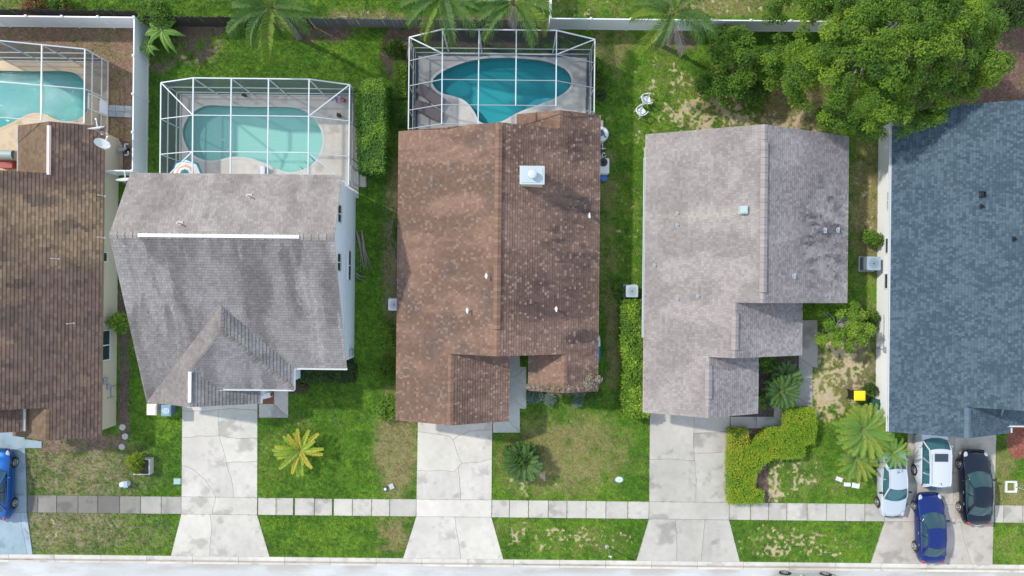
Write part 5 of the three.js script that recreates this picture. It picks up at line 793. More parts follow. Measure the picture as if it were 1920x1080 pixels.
// ------------------------------------------------------------------ cars
function gridSurf(fn, nu, nv) {
  const pos = [], idx = []; for (let i = 0; i <= nu; i++) for (let j = 0; j <= nv; j++) pos.push(...fn(i / nu, j / nv));
  for (let i = 0; i < nu; i++) for (let j = 0; j < nv; j++) { const a = i * (nv + 1) + j, b = a + nv + 1; idx.push(a, b, a + 1, b, b + 1, a + 1); }
  const g = new THREE.BufferGeometry(); g.setAttribute('position', new THREE.Float32BufferAttribute(pos, 3)); g.setIndex(idx); g.computeVertexNormals(); return g;
}
const lin = (tab, t) => { for (let i = 0; i < tab.length - 1; i++) if (t <= tab[i + 1][0]) { const k = (t - tab[i][0]) / (tab[i + 1][0] - tab[i][0]), s = k * k * (3 - 2 * k); return lerp(tab[i][1], tab[i + 1][1], lerp(k, s, 0.6)); } return tab[tab.length - 1][1]; };
const tyreM = std([0.015, 0.015, 0.016], 0.8), rimM = std([0.55, 0.56, 0.58], 0.3, { metalness: 0.8 }), lampM = phy([0.42, 0.46, 0.5], 0.08, { clearcoat: 1 }), tailM = phy([0.35, 0.015, 0.02], 0.15, { clearcoat: 1 }), trimM = std([0.02, 0.02, 0.022], 0.5), chromeM = std([0.7, 0.7, 0.72], 0.2, { metalness: 1 }), liningM = std([0.2, 0.17, 0.14], 0.9);
const carGlass = phy([0.16, 0.42, 0.45], 0.04, { transmission: 0.85, thickness: 0, ior: 1.5 });
function car(name, label, [x, z], turn, paint, o) {
  const { L = 4.6, Wd = 1.8, roofH = 1.44, suv = false, ws = [-0.92, -0.18], rg = [0.98, 1.62], belt = 0.94, prof, sunroof } = o, root = thing(name, label, 'car', [x, 0, z], turn), hw0 = Wd / 2;
  const P = phy(paint, 0.32, { metalness: o.metal ?? 0.35, clearcoat: 1, clearcoatRoughness: 0.04, specularIntensity: 0.25 });
  const tops = prof || [[0, 0.5], [0.03, 0.66], [0.1, 0.76], [0.3, 0.93], [0.4, 0.95], [0.8, 1.0], [0.92, 1.0], [0.975, 0.92], [1, 0.62]];
  const N = 40, ring = t => { const s = 2 * t - 1, hw = hw0 * (1 - 0.24 * Math.pow(Math.abs(s), 7) - (s < 0 ? 0.05 * s * s : 0.03 * s * s)), tp = lin(tops, t), e = Math.pow(Math.abs(s), 14), bt = 0.2 + 0.12 * e; return [[0, bt], [hw * 0.86, bt], [hw * 0.985, bt + 0.13], [hw, 0.5], [hw * 0.985, Math.min(tp - 0.05, 0.7)], [hw * 0.95, tp - 0.06], [hw * 0.86, tp], [hw * 0.5, tp + 0.035], [0, tp + 0.045]]; };
  const full = t => { const h = ring(t); return [...h, ...h.slice(1, -1).reverse().map(p => [-p[0], p[1]])]; };
  const K = full(0).length, zAt = t => -L / 2 + L * t;
  const body = gridSurf((u, v) => { const t = u, f = full(t), q = f[Math.round(v * K) % K], bulge = (t < 0.06 ? -(1 - t / 0.06) * 0.06 * (1 - Math.abs(q[0]) / hw0) : t > 0.95 ? ((t - 0.95) / 0.05) * 0.05 * (1 - Math.abs(q[0]) / hw0) : 0); return [q[0], q[1], zAt(t) + bulge]; }, N, K);
  const caps = []; for (const t of [0, 1]) { const f = full(t), pos = [], zc = zAt(t) + (t ? 0.05 : -0.06); for (let i = 0; i < K; i++) { const a = f[i], b = f[(i + 1) % K], m = [0, 0.45, zc], A = [a[0], a[1], zAt(t) + (t ? 0.05 : -0.06) * (1 - Math.abs(a[0]) / hw0)], B = [b[0], b[1], zAt(t) + (t ? 0.05 : -0.06) * (1 - Math.abs(b[0]) / hw0)]; pos.push(...(t ? [...m, ...A, ...B] : [...m, ...B, ...A])); } const g = new THREE.BufferGeometry(); g.setAttribute('position', new THREE.Float32BufferAttribute(pos, 3)); g.computeVertexNormals(); caps.push(g); }
  const bodyM = part('body', [body, ...caps], P, root);
  // cabin
  const bw = hw0 * 0.86, rw = hw0 * (suv ? 0.74 : 0.66), by = belt, zf0 = ws[0], zf1 = ws[1], zr0 = rg[0], zr1 = rg[1], rc = 0.05;
  const roofY = (u, v) => roofH - 0.05 * Math.pow(2 * u - 1, 2) * 1 - rc * Math.pow(Math.abs(2 * v - 1), 2.2) - (suv ? 0 : 0.03 * u * u);
  part('roof', gridSurf((u, v) => [rw * (2 * v - 1) * (1 - 0.06 * u), roofY(u, v), lerp(zf1 - 0.1 * (1 - Math.pow(2 * v - 1, 2)), zr0 + 0.08 * (1 - Math.pow(2 * v - 1, 2)), u)], 10, 12), P, root);
  const glassAt = (name, z0, z1, u1, dir) => part(name, gridSurf((u, v) => { const c = 1 - Math.pow(2 * v - 1, 2), w = lerp(bw * 0.98, rw * (u1 ? 0.94 : 1), u); return [w * (2 * v - 1), lerp(by + 0.02, roofY(u1, v), u) + 0.03 * Math.sin(Math.PI * u), lerp(z0 + dir * 0.22 * c, z1 + dir * 0.1 * c, u)]; }, 6, 10), carGlass, root);
  glassAt('windshield', zf0, zf1, 0, -1); glassAt('rear_window', zr1, zr0, 1, 1);
  for (const s of [-1, 1]) {
    const A = [s * bw, by, zf0], B = [s * rw, roofY(0, 0), zf1], C = [s * rw * 0.94, roofY(1, 0), zr0], D = [s * bw, by, zr1], mid = (zf0 + zr1) / 2 + 0.1, on = (t, u) => { const b = [lerp(A[0], D[0], t), lerp(A[1], D[1], t), lerp(A[2], D[2], t)], c = [lerp(B[0], C[0], t), lerp(B[1], C[1], t), lerp(B[2], C[2], t)]; return [lerp(b[0], c[0], u) + s * 0.02 * Math.sin(Math.PI * u), lerp(b[1], c[1], u), lerp(b[2], c[2], u)]; };
    for (const [a, b] of suv ? [[0.02, 0.36], [0.39, 0.68], [0.71, 0.95]] : [[0.02, 0.46], [0.49, 0.86]]) part('side_window', gridSurf((u, v) => on(lerp(a, b, u), v), 3, 4), carGlass, root);
    part('pillar', [tube([A, [lerp(A[0], B[0], 0.5) + s * 0.02, lerp(A[1], B[1], 0.5), lerp(A[2], B[2], 0.5)], B], [0.05, 0.045, 0.045], 6), tube([B, [lerp(B[0], C[0], 0.5), roofY(0.5, 0), lerp(B[2], C[2], 0.5)], C], [0.045, 0.045, 0.045], 6), tube([C, [lerp(C[0], D[0], 0.5), lerp(C[1], D[1], 0.5), lerp(C[2], D[2], 0.5)], D], [0.045, 0.06, 0.07], 6), gridSurf((u, v) => on(lerp(suv ? 0.94 : 0.85, 1, u), v), 2, 3)], P, root);
    part('window_trim', bar([A[0] + s * 0.02, by + 0.015, A[2] + 0.1], [D[0] + s * 0.02, by + 0.015, D[2] - 0.1], 0.03), o.chrome ? chromeM : trimM, root);
    const mir = part('mirror', rbx(0.2, 0.13, 0.11, 0.04, s * (hw0 + 0.08), by + 0.04, zf0 + 0.35), o.darkMirror ? trimM : P, root); part('mirror_arm', bar([s * (bw - 0.02), by, zf0 + 0.33], [s * (hw0 + 0.02), by + 0.02, zf0 + 0.35], 0.05), trimM, mir);
    part('headlight', new THREE.SphereGeometry(0.17, 14, 8).scale(0.8, 0.4, 1.5).translate(s * hw0 * 0.7, suv ? 0.84 : 0.655, -L / 2 + 0.27), lampM, root);
    part('tail_light', new THREE.SphereGeometry(0.16, 14, 8).scale(0.8, 0.75, 0.9).translate(s * hw0 * 0.7, suv ? 0.95 : 0.86, L / 2 - 0.16), tailM, root);
    part('door_handle', [rbx(0.03, 0.03, 0.16, 0.01, s * hw0 * 0.985, 0.8, 0.25), rbx(0.03, 0.03, 0.16, 0.01, s * hw0 * 0.985, 0.82, 1.0)], o.chrome ? chromeM : P, root);
    for (const wz of [-L * 0.305, L * 0.285]) {
      const R = suv ? 0.37 : 0.325, wh = new THREE.Group(); wh.name = 'wheel'; wh.position.set(s * (hw0 - 0.1), R, wz); root.add(wh);
      const ty = [[R * 0.62, -0.11], [R * 0.9, -0.115], [R * 0.985, -0.09], [R, -0.04], [R, 0.04], [R * 0.985, 0.09], [R * 0.9, 0.115], [R * 0.62, 0.11]].map(p => new THREE.Vector2(...p)); part('tyre', new THREE.LatheGeometry(ty, 28).rotateZ(Math.PI / 2), tyreM, wh);
      const sp = [cyl(R * 0.2, R * 0.2, 0.05, 0, 0, 0, 12).rotateZ(Math.PI / 2).translate(s * 0.1, 0, 0), new THREE.TorusGeometry(R * 0.62, 0.025, 6, 28).rotateY(Math.PI / 2).translate(s * 0.1, 0, 0), cyl(R * 0.6, R * 0.6, 0.02, 0, 0, 0, 20).rotateZ(Math.PI / 2).translate(s * 0.03, 0, 0)]; for (let k = 0; k < 5; k++) sp.push(bx(0.03, R * 0.62, R * 0.18, s * 0.1, R * 0.32, 0).rotateX(k * 1.2566)); part('rim', sp, rimM, wh);
      part('wheel_arch', new THREE.TorusGeometry(R + 0.045, 0.035, 6, 20, Math.PI).rotateY(Math.PI / 2).translate(s * (hw0 - 0.005), R, wz), suv ? P : trimM, root);
    }
  }
  // seats and dash seen through the glass
  const seats = []; for (const [sx, sz] of [[-0.36, -0.02], [0.36, -0.02]]) seats.push(rbx(0.46, 0.16, 0.5, 0.05, sx, by - 0.3, sz), rbx(0.46, 0.55, 0.14, 0.05, sx, by, sz + 0.3), rbx(0.24, 0.16, 0.1, 0.04, sx, by + 0.36, sz + 0.34)); seats.push(rbx(1.25, 0.55, 0.16, 0.06, 0, by - 0.03, 1.05)); part('seats', seats, o.tan ? liningM : std([0.16, 0.16, 0.16], 0.9), root); part('dashboard', rbx(bw * 1.85, 0.12, 0.75, 0.05, 0, by - 0.04, zf0 + 0.32), std([0.22, 0.22, 0.22], 0.8), root); part('rear_shelf', rbx(bw * 1.7, 0.06, Math.max(0.3, zr1 - zr0 - 0.1), 0.02, 0, by - 0.02, (zr0 + zr1) / 2), std([0.2, 0.2, 0.2], 0.9), root); part('steering_wheel', new THREE.TorusGeometry(0.18, 0.018, 6, 20).rotateX(-0.5).translate(-0.36, by + 0.06, zf0 + 0.75), trimM, root);
  part('number_plate', bx(0.32, 0.16, 0.02, 0, 0.72, L / 2 + 0.04), M.white, root); part('grille', rbx(0.9, 0.14, 0.06, 0.02, 0, 0.52, -L / 2 - 0.03), trimM, root);
  for (const [s, t] of [[-0.35, 0.02], [0.3, -0.02]]) part('wiper', bar([s, by + 0.06, zf0 - 0.14], [s + 0.5, by + 0.12, zf0 - 0.02], 0.015), trimM, root);
  if (suv) { for (const s of [-1, 1]) part('roof_rail', [bar([s * rw * 0.93, roofH + 0.03, zf1 + 0.2], [s * rw * 0.9, roofH + 0.02, zr0 - 0.15], 0.04)], P, root); for (let i = -3; i <= 3; i++) part('roof_rib', bar([i * 0.15, roofH - 0.005 - 0.004 * i * i, zf1 + 0.95], [i * 0.145, roofH - 0.05 - 0.004 * i * i, zr0 - 0.08], 0.035, 0.02), P, root); for (const s of [-0.35, 0, 0.35]) part('hood_vent', rbx(0.14, 0.03, 0.7, 0.01, s, 1.1, -L / 2 + 0.75), trimM, root); }
  if (sunroof) part('sunroof', rbx(0.85, 0.02, 0.5, 0.01, 0, roofH + 0.004, zf1 + 0.45), M.glass, root);
  part('aerial', bar([0.0, roofH - 0.06, zr0 - 0.2], [0, roofH + 0.06, zr0 - 0.1], 0.03), trimM, root);
}
const suvProf = [[0, 0.6], [0.025, 0.85], [0.08, 1.0], [0.26, 1.1], [0.34, 1.1], [0.9, 1.1], [0.98, 1.06], [1, 0.7]];
car('blue_car', 'bright blue car parked on the pale blue driveway', [W(33, 905)[0] - 0.82, W(30, 905)[1] - 0.05], 0.0, [0.004, 0.09, 0.36], { L: 4.5 });
car('white_sedan', 'silvery white sedan half hidden under the leaning sago palm', [W(1671, 903, 0.5)[0], W(1675, 903, 0.5)[1]], Math.PI + 0.03, [0.5, 0.55, 0.6], { L: 4.45, Wd: 1.74, metal: 0.2, darkMirror: true });
car('white_suv', 'white sport utility car nosing under the slate blue eave', [W(1746, 858, 0.6)[0] - 0.05, W(1750, 846, 0.6)[1]], 0.0, [0.55, 0.58, 0.64], { L: 4.5, Wd: 1.84, suv: true, roofH: 1.74, belt: 1.1, ws: [-0.8, -0.3], rg: [1.95, 2.15], prof: suvProf, metal: 0.05, sunroof: true });
car('black_car', 'blue black sedan parked beside the lawn at far right', [W(1827, 912, 0.5)[0], W(1830, 913, 0.5)[1]], 0.02, [0.002, 0.006, 0.018], { L: 4.75, Wd: 1.84, chrome: true, metal: 0.2 });
car('blue_sedan', 'royal blue sedan parked across the sidewalk near the road', [W(1742, 988, 0.5)[0], W(1745, 989, 0.5)[1]], 0.03, [0.002, 0.018, 0.15], { L: 4.45, Wd: 1.76, chrome: true, darkMirror: true, tan: true });
car('silver_car', 'silver car on the road cut off by the bottom edge', [W(1506, 1090)[0], 19.3], Math.PI / 2 - 0.02, [0.5, 0.56, 0.56], { L: 4.5, Wd: 1.76 });

// ------------------------------------------------------------------ yard things
function condenser(label, px, py, s, h, col, seed) {
  const [x, z] = W(px, py, h), root = thing('air_conditioner', label, 'air conditioner', [x, 0, z], 0, 'outdoor condensers beside the houses'), m = std(col, 0.45);
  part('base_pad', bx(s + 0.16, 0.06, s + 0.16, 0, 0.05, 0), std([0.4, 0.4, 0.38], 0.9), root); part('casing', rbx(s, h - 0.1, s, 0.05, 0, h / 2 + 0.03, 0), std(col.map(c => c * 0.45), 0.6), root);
  const sh = new THREE.Shape(); const q = s / 2 + 0.015; sh.moveTo(-q + 0.08, -q); sh.lineTo(q - 0.08, -q); sh.quadraticCurveTo(q, -q, q, -q + 0.08); sh.lineTo(q, q - 0.08); sh.quadraticCurveTo(q, q, q - 0.08, q); sh.lineTo(-q + 0.08, q); sh.quadraticCurveTo(-q, q, -q, q - 0.08); sh.lineTo(-q, -q + 0.08); sh.quadraticCurveTo(-q, -q, -q + 0.08, -q); const ho = new THREE.Path(); ho.absarc(0, 0, s * 0.37, 0, 6.2832); sh.holes.push(ho);
  const lid = part('top_cover', new THREE.ExtrudeGeometry(sh, { depth: 0.07, bevelEnabled: false, curveSegments: 14 }).rotateX(-Math.PI / 2).translate(0, h - 0.02, 0), m, root); part('fan_well', cyl(s * 0.37, s * 0.37, 0.02, 0, h - 0.012, 0, 24), M.black, lid);
  const bl = [cyl(0.09, 0.09, 0.06, 0, h + 0.01, 0, 12)]; for (let k = 0; k < 4; k++) bl.push(bx(s * 0.3, 0.012, s * 0.16, s * 0.19, h + 0.008, 0).rotateY(k * 1.5708 + seed)); part('fan', bl, M.dark, lid); const gr = []; for (let k = 1; k <= 4; k++) gr.push(new THREE.TorusGeometry(s * 0.37 * k / 4, 0.006, 4, 24).rotateX(Math.PI / 2).translate(0, h + 0.05, 0)); for (let k = 0; k < 6; k++) gr.push(bx(s * 0.74, 0.008, 0.008, 0, h + 0.05, 0).rotateY(k * 0.5236)); part('guard', gr, M.dark, lid);
}
condenser('white condenser half under the left eave of the chimney house', 739, 571, 0.72, 0.75, [0.72, 0.76, 0.78], 0.3);
condenser('square grey condenser between the leafy hedge and pale grey roof', 1185, 546, 0.74, 0.8, [0.4, 0.48, 0.54], 0.9);
condenser('tall blue grey condenser beside the long white wall', 1638, 494, 0.84, 1.0, [0.3, 0.4, 0.48], 1.2);
// pool equipment on the right of the chimney house
{
  const [x, z] = W(1131, 250, 1); let t = thing('filter_tank', 'round white pool filter tank under the right eave', 'filter tank', [x - 0.1, 0, z]); part('tank', new THREE.LatheGeometry([[0, 0.1], [0.45, 0.1], [0.48, 0.2], [0.48, 0.85], [0.4, 1.0], [0.15, 1.06], [0, 1.06]].map(p => new THREE.Vector2(...p)), 26), std([0.74, 0.78, 0.8], 0.35), t); part('foot', cyl(0.36, 0.42, 0.1, 0, 0.05, 0, 20), M.dark, t); part('valve', [bx(0.28, 0.12, 0.36, -0.02, 1.1, -0.02, 0.5), bar([0.1, 1.1, 0.1], [0.3, 1.1, 0.3], 0.06)], std([0.06, 0.13, 0.17], 0.4), t);
  const [hx, hz] = W(1136, 311, 0.9); t = thing('pool_heater', 'white pool heater with dark round fan beside the roof', 'pool heater', [hx - 0.15, 0, hz]); part('casing', rbx(0.75, 0.9, 1.0, 0.07, 0, 0.48, 0), M.white, t); part('fan', [cyl(0.27, 0.27, 0.03, -0.02, 0.95, -0.22, 24), ...[0, 1, 2].map(k => bx(0.5, 0.012, 0.1, -0.02, 0.97, -0.22).translate(0.02, 0, 0.22).rotateY(k * 1.047).translate(-0.02, 0, -0.22))], M.dark, t);
  const [px, pz] = W(1130, 284, 0.4); t = thing('pool_plumbing', 'white pool pump plumbing between filter tank and heater', 'pool pump', [px - 0.1, 0, pz]); part('pump', [cyl(0.13, 0.13, 0.5, 0, 0.2, 0, 14), rbx(0.3, 0.25, 0.3, 0.05, 0.05, 0.16, -0.3)], M.dark, t); part('pipe', [bar([0.1, 0.3, -0.5], [0.1, 0.3, 0.35], 0.06), bar([0.1, 0.3, 0.35], [0.25, 0.3, 0.35], 0.06), bar([0.25, 0.3, 0.35], [0.25, 0.7, 0.35], 0.06), bar([-0.1, 0.35, 0.1], [0.25, 0.35, 0.1], 0.06), bar([0.25, 0.35, 0.1], [0.25, 0.05, 0.1], 0.06), bar([0.0, 0.35, -0.2], [0.3, 0.35, -0.2], 0.06)], M.white, t);
  const [bx1, bz1] = W(1132, 334, 0.3); t = thing('blue_bucket', 'small blue bucket next to the white pool heater', 'bucket', [bx1, 0, bz1]); part('bucket', cyl(0.2, 0.16, 0.36, 0, 0.18, 0, 18), std([0.02, 0.12, 0.5], 0.4), t); part('lid', cyl(0.21, 0.21, 0.03, 0, 0.375, 0, 18), std([0.03, 0.16, 0.6], 0.4), t);
  t = thing('pool_pump', 'grey pool pump with white pipes on the left pad', 'pool pump', [W(236, 282)[0], 0, W(236, 282)[1]]); part('motor', cyl(0.13, 0.13, 0.55, 0, 0, 0, 14).rotateZ(1.3).rotateY(0.3).translate(-0.05, 0.25, 0), M.grey, t); part('pipe', [bar([0.1, 0.3, -0.35], [0.1, 0.3, -0.1], 0.07), bar([0.1, 0.3, -0.35], [0.32, 0.3, -0.35], 0.07), bar([0.32, 0.3, 0.35], [0.32, 0.3, 0.1], 0.07), bar([0.1, 0.3, 0.35], [0.32, 0.3, 0.35], 0.07), bar([0.1, 0.05, 0.35], [0.1, 0.3, 0.35], 0.07)], M.white, t); part('strainer', cyl(0.16, 0.16, 0.3, 0.12, 0.15, -0.02, 14), M.black, t);
  const [qx, qz] = W(1123, 655, 0.6); t = thing('kayak', 'blue and white kayak standing against the wall under the eave', 'kayak', [qx - 0.08, 0, qz]); const hull = (z0, z1) => gridSurf((u, v) => { const zz = lerp(z0, z1, u), w = 0.26 * Math.sqrt(Math.max(0.02, 1 - (zz / 1.0) ** 4)), a = v * 6.2832; return [w * Math.cos(a) * 0.75, 0.45 + 0.4 * Math.sin(a) * Math.sqrt(Math.max(0.02, 1 - (zz / 1.0) ** 4)), zz]; }, 12, 14); part('hull', hull(-0.2, 0.98), std([0.03, 0.2, 0.45], 0.4), t); part('bow', hull(-0.98, -0.2), std([0.7, 0.75, 0.78], 0.4), t);
}
// wheeled bins
function bin(name, label, px, py, turn, body, lid, sticker) {
  const h = 1.0, [x, z] = W(px, py, h), t = thing(name, label, 'bin', [x, 0, z], turn), sh = (y, w, d) => [[-w, y, -d], [w, y, -d], [w, y, d], [-w, y, d]], a = sh(0.08, 0.22, 0.27), b = sh(h, 0.29, 0.36), pos = []; for (let i = 0; i < 4; i++) { const j = (i + 1) % 4; pos.push(...a[i], ...b[i], ...b[j], ...a[i], ...b[j], ...a[j]); } pos.push(...a[0], ...a[1], ...a[2], ...a[0], ...a[2], ...a[3]);
  const g = new THREE.BufferGeometry(); g.setAttribute('position', new THREE.Float32BufferAttribute(pos, 3)); g.computeVertexNormals(); part('body', g, body, t); part('lid', [rbx(0.64, 0.06, 0.74, 0.03, 0, h + 0.03, 0.02), rbx(0.54, 0.04, 0.6, 0.02, 0, h + 0.07, 0.04)], lid, t); part('handle', [bar([-0.24, h - 0.02, -0.44], [0.24, h - 0.02, -0.44], 0.04), bar([-0.24, h - 0.02, -0.44], [-0.24, h - 0.04, -0.34], 0.04), bar([0.24, h - 0.02, -0.44], [0.24, h - 0.04, -0.34], 0.04)], body, t);
  for (const s of [-1, 1]) part('wheel', cyl(0.11, 0.11, 0.05, 0, 0, 0, 16).rotateZ(Math.PI / 2).translate(s * 0.26, 0.11, -0.3), tyreM, t); if (sticker) part('sticker', sticker, M.white, t);
}
bin('wheeled_bin', 'wheeled bin with cream lid beside the garage corner', 285, 767, 0, std([0.55, 0.5, 0.46], 0.6), std([0.78, 0.7, 0.64], 0.5));
bin('wheeled_bin', 'blue grey wheeled bin with a white printed label', 312, 769, 0, std([0.05, 0.11, 0.17], 0.5), std([0.2, 0.32, 0.42], 0.45), [bx(0.36, 0.006, 0.05, 0, 1.096, -0.1), bx(0.36, 0.006, 0.05, 0, 1.096, 0.16), bx(0.06, 0.006, 0.3, -0.17, 1.096, 0.03), bx(0.06, 0.006, 0.3, 0.17, 1.096, 0.03), bx(0.05, 0.006, 0.14, -0.06, 1.096, 0.03), bx(0.05, 0.006, 0.14, 0.04, 1.096, 0.03)]);
bin('wheeled_bin', 'black wheeled bin with bright yellow lid on the side lawn', 1611, 742, -Math.PI / 2 + Math.PI, M.black, std([0.82, 0.72, 0.01], 0.4));
{
  let [x, z] = W(1645, 758, 0.5), t = thing('hose_reel', 'dark green hose reel box against the white wall', 'hose reel', [x, 0, z]); part('box', [rbx(0.62, 0.5, 0.62, 0.06, 0, 0.27, 0), rbx(0.66, 0.08, 0.66, 0.04, 0, 0.54, 0)], std([0.015, 0.07, 0.055], 0.5), t); part('hose', new THREE.TorusGeometry(0.16, 0.04, 8, 24).rotateX(Math.PI / 2).translate(0, 0.6, 0), std([0.02, 0.1, 0.08], 0.5), t); part('handle', bar([-0.1, 0.62, 0], [0.1, 0.62, 0], 0.04), M.black, t);
  [x, z] = W(266, 878, 0.5); t = thing('planter_box', 'pale square planter on the lawn by the stepping stones', 'planter', [x, 0, z - 0.1]); part('box', [bx(1.05, 0.55, 0.06, 0, 0.275, 0.49), bx(1.05, 0.55, 0.06, 0, 0.275, -0.49), bx(0.06, 0.55, 0.92, 0.495, 0.275, 0), bx(0.06, 0.55, 0.92, -0.495, 0.275, 0)], std([0.5, 0.49, 0.47], 0.8), t); part('soil', bx(0.93, 0.42, 0.92, 0, 0.22, 0), M.soil, t);
  shrub('planter_bush', 'yellow green bush spilling out of the square planter', 'bush', 258, 868, 0.72, 1.15, [G.lime[0], G.gold[0], G.gold[1], G.mid[2]], 1700, 0.17, 221, { slim: 0.28 });
  [x, z] = W(233, 908, 0.3); t = thing('utility_pedestal', 'rounded pale blue utility box on the bare front lawn', 'utility box', [x, 0, z]); part('body', rbx(0.62, 0.45, 0.36, 0.14, 0, 0.22, 0, 0.12), std([0.6, 0.68, 0.74], 0.5), t); part('lid', rbx(0.3, 0.1, 0.38, 0.05, 0.17, 0.43, 0.0, 0.12), std([0.3, 0.42, 0.54], 0.5), t);
  t = thing('meter_cover', 'pale green rectangular meter lid beside the driveway', 'meter cover', [W(333, 902)[0], 0, W(333, 902)[1]]); part('lid', rbx(0.44, 0.07, 0.36, 0.02, 0, 0.03, 0), std([0.3, 0.5, 0.46], 0.6), t); part('rim', bx(0.52, 0.04, 0.44, 0, 0.015, 0), std([0.25, 0.36, 0.34], 0.7), t);
  t = thing('meter_cover', 'dark blue meter box with pale lid near the sidewalk', 'meter cover', [W(727, 915)[0], 0, W(727, 915)[1]]); part('box', rbx(0.3, 0.1, 0.3, 0.03, -0.15, 0.05, 0.05), std([0.03, 0.08, 0.12], 0.5), t); part('lid', cyl(0.09, 0.09, 0.03, -0.15, 0.11, 0.05), M.white, t); part('cover', rbx(0.32, 0.08, 0.36, 0.03, 0.26, 0.04, -0.12, 0.4), std([0.42, 0.44, 0.47], 0.7), t);
  t = thing('valve_cover', 'light blue oval valve lid on the dry front lawn', 'valve cover', [W(1161, 899)[0], 0, W(1161, 899)[1]]); part('lid', cyl(0.2, 0.22, 0.06, 0, 0.035, 0, 20).scale(1.15, 1, 0.85), std([0.55, 0.68, 0.72], 0.6), t); part('rim', cyl(0.25, 0.26, 0.03, 0, 0.012, 0, 20).scale(1.15, 1, 0.85), std([0.36, 0.42, 0.4], 0.8), t);
  [x, z] = W(1138, 1032); t = thing('sign_post', 'thin grey post at the kerb beside the sandy verge', 'post', [x, 0, z - 0.25]); part('post', cyl(0.028, 0.035, 1.6, 0, 0.8, 0, 8), M.galv, t); part('marker', [rbx(0.24, 0.14, 0.04, 0.01, 0, 1.58, 0.02), cyl(0.05, 0.05, 0.1, 0, 1.7, 0, 10)], M.white, t); part('footing', cyl(0.12, 0.14, 0.06, 0, 0.03, 0, 12), std([0.4, 0.4, 0.4], 0.9), t);
  [x, z] = W(1894, 912); t = thing('pole_stand', 'tall white pole on an open square base at right lawn', 'pole stand', [x, 0, z]); part('base', [bx(0.75, 0.1, 0.12, 0, 0.06, -0.32), bx(0.75, 0.1, 0.12, 0, 0.06, 0.32), bx(0.12, 0.1, 0.52, -0.315, 0.06, 0), bx(0.14, 0.14, 0.52, 0.305, 0.08, 0)], M.white, t); part('pole', cyl(0.045, 0.05, 3.0, 0.31, 1.5, 0, 10), M.galv, t); part('hoop', [new THREE.TorusGeometry(0.22, 0.012, 6, 24).rotateX(Math.PI / 2).translate(0.75, 2.75, 0), bar([0.31, 2.75, 0], [0.53, 2.75, 0], 0.03)], std([0.4, 0.1, 0.03], 0.5), t); part('backboard', rbx(0.03, 0.7, 1.0, 0.01, 0.45, 3.0, 0), M.white, t);
  for (const [px, py, w, d, a, lab] of [[1573, 898, 0.45, 0.28, -0.35, 'small white board alone on the lawn below the sago palms'], [1588, 908, 0.45, 0.26, -0.05, 'white board in the middle of the three on the lawn'], [1604, 910, 0.5, 0.34, -0.15, 'white board nearest the white sedan on the lawn']]) { const [bx0, bz0] = W(px, py), q = thing('lawn_board', lab, 'board', [bx0, 0, bz0], a, 'white boards lying on the lawn'); part('panel', rbx(w, 0.05, d, 0.015, 0, 0.045, 0), M.white, q); part('batten', [bx(0.05, 0.03, d * 0.96, -w * 0.3, 0.012, 0), bx(0.05, 0.03, d * 0.96, w * 0.3, 0.012, 0)], M.grey, q); }
  [[230, 801, 'round grey stepping stone nearest the beige wall'], [235, 818, 'grey stepping stone in the middle of the three'], [229, 838, 'grey stepping stone nearest the square planter']].forEach(([px, py, lab], i) => { const r = rng(300 + i), p = []; for (let k = 0; k < 12; k++) { const a = k / 12 * 6.283, R = 0.19 + 0.03 * r(); p.push([Math.cos(a) * R, Math.sin(a) * R]); } const [sx, sz] = W(px, py), s = solo('stepping_stone', slab(p, -0.02, 0.05), std([0.46, 0.45, 0.42], 0.95), lab, 'stepping stone', 'stepping stones beside the left house'); s.position.set(sx, 0, sz); });
}
// satellite dishes
function dish(label, px, py, h, turn, tilt, foot) {
  const [x, z] = W(px, py, h), t = thing('satellite_dish', label, 'satellite dish', [x, h, z], turn, 'satellite dishes on the left house'), pr = []; for (let i = 0; i <= 8; i++) { const q = i / 8; pr.push(new THREE.Vector2(0.45 * q + 0.001, 0.1 * q * q)); } pr.push(new THREE.Vector2(0.455, 0.09), new THREE.Vector2(0.44, 0.08)); for (let i = 7; i >= 0; i--) { const q = i / 8; pr.push(new THREE.Vector2(0.44 * q + 0.001, 0.1 * q * q - 0.02)); }
  part('reflector', new THREE.LatheGeometry(pr, 28).scale(1.05, 1, 0.95).rotateX(tilt), std([0.75, 0.79, 0.8], 0.4), t); part('feed_arm', [bar([0, -0.1, 0.12], [0, 0.02, 0.62], 0.045), rbx(0.1, 0.08, 0.12, 0.02, 0, 0.04, 0.62)].map(g => g.rotateX(tilt - 1.1)), M.white, t); part('mast', [bar([0, -foot, -0.12], [0, 0, -0.1], 0.05), bx(0.22, 0.03, 0.22, 0, -foot + 0.015, -0.12)], M.grey, t);
}
dish('satellite dish with long arm at the rear corner of brown roof', 181, 242, 3.0, Math.PI + 0.1, 1.2, 0.6);
dish('smaller satellite dish below the long armed one on brown roof', 191, 271, 2.85, Math.PI - 0.7, 1.0, 0.45);
dish('satellite dish on a pole beside the fence gate', 233, 339, 2.3, Math.PI, 1.2, 2.3);
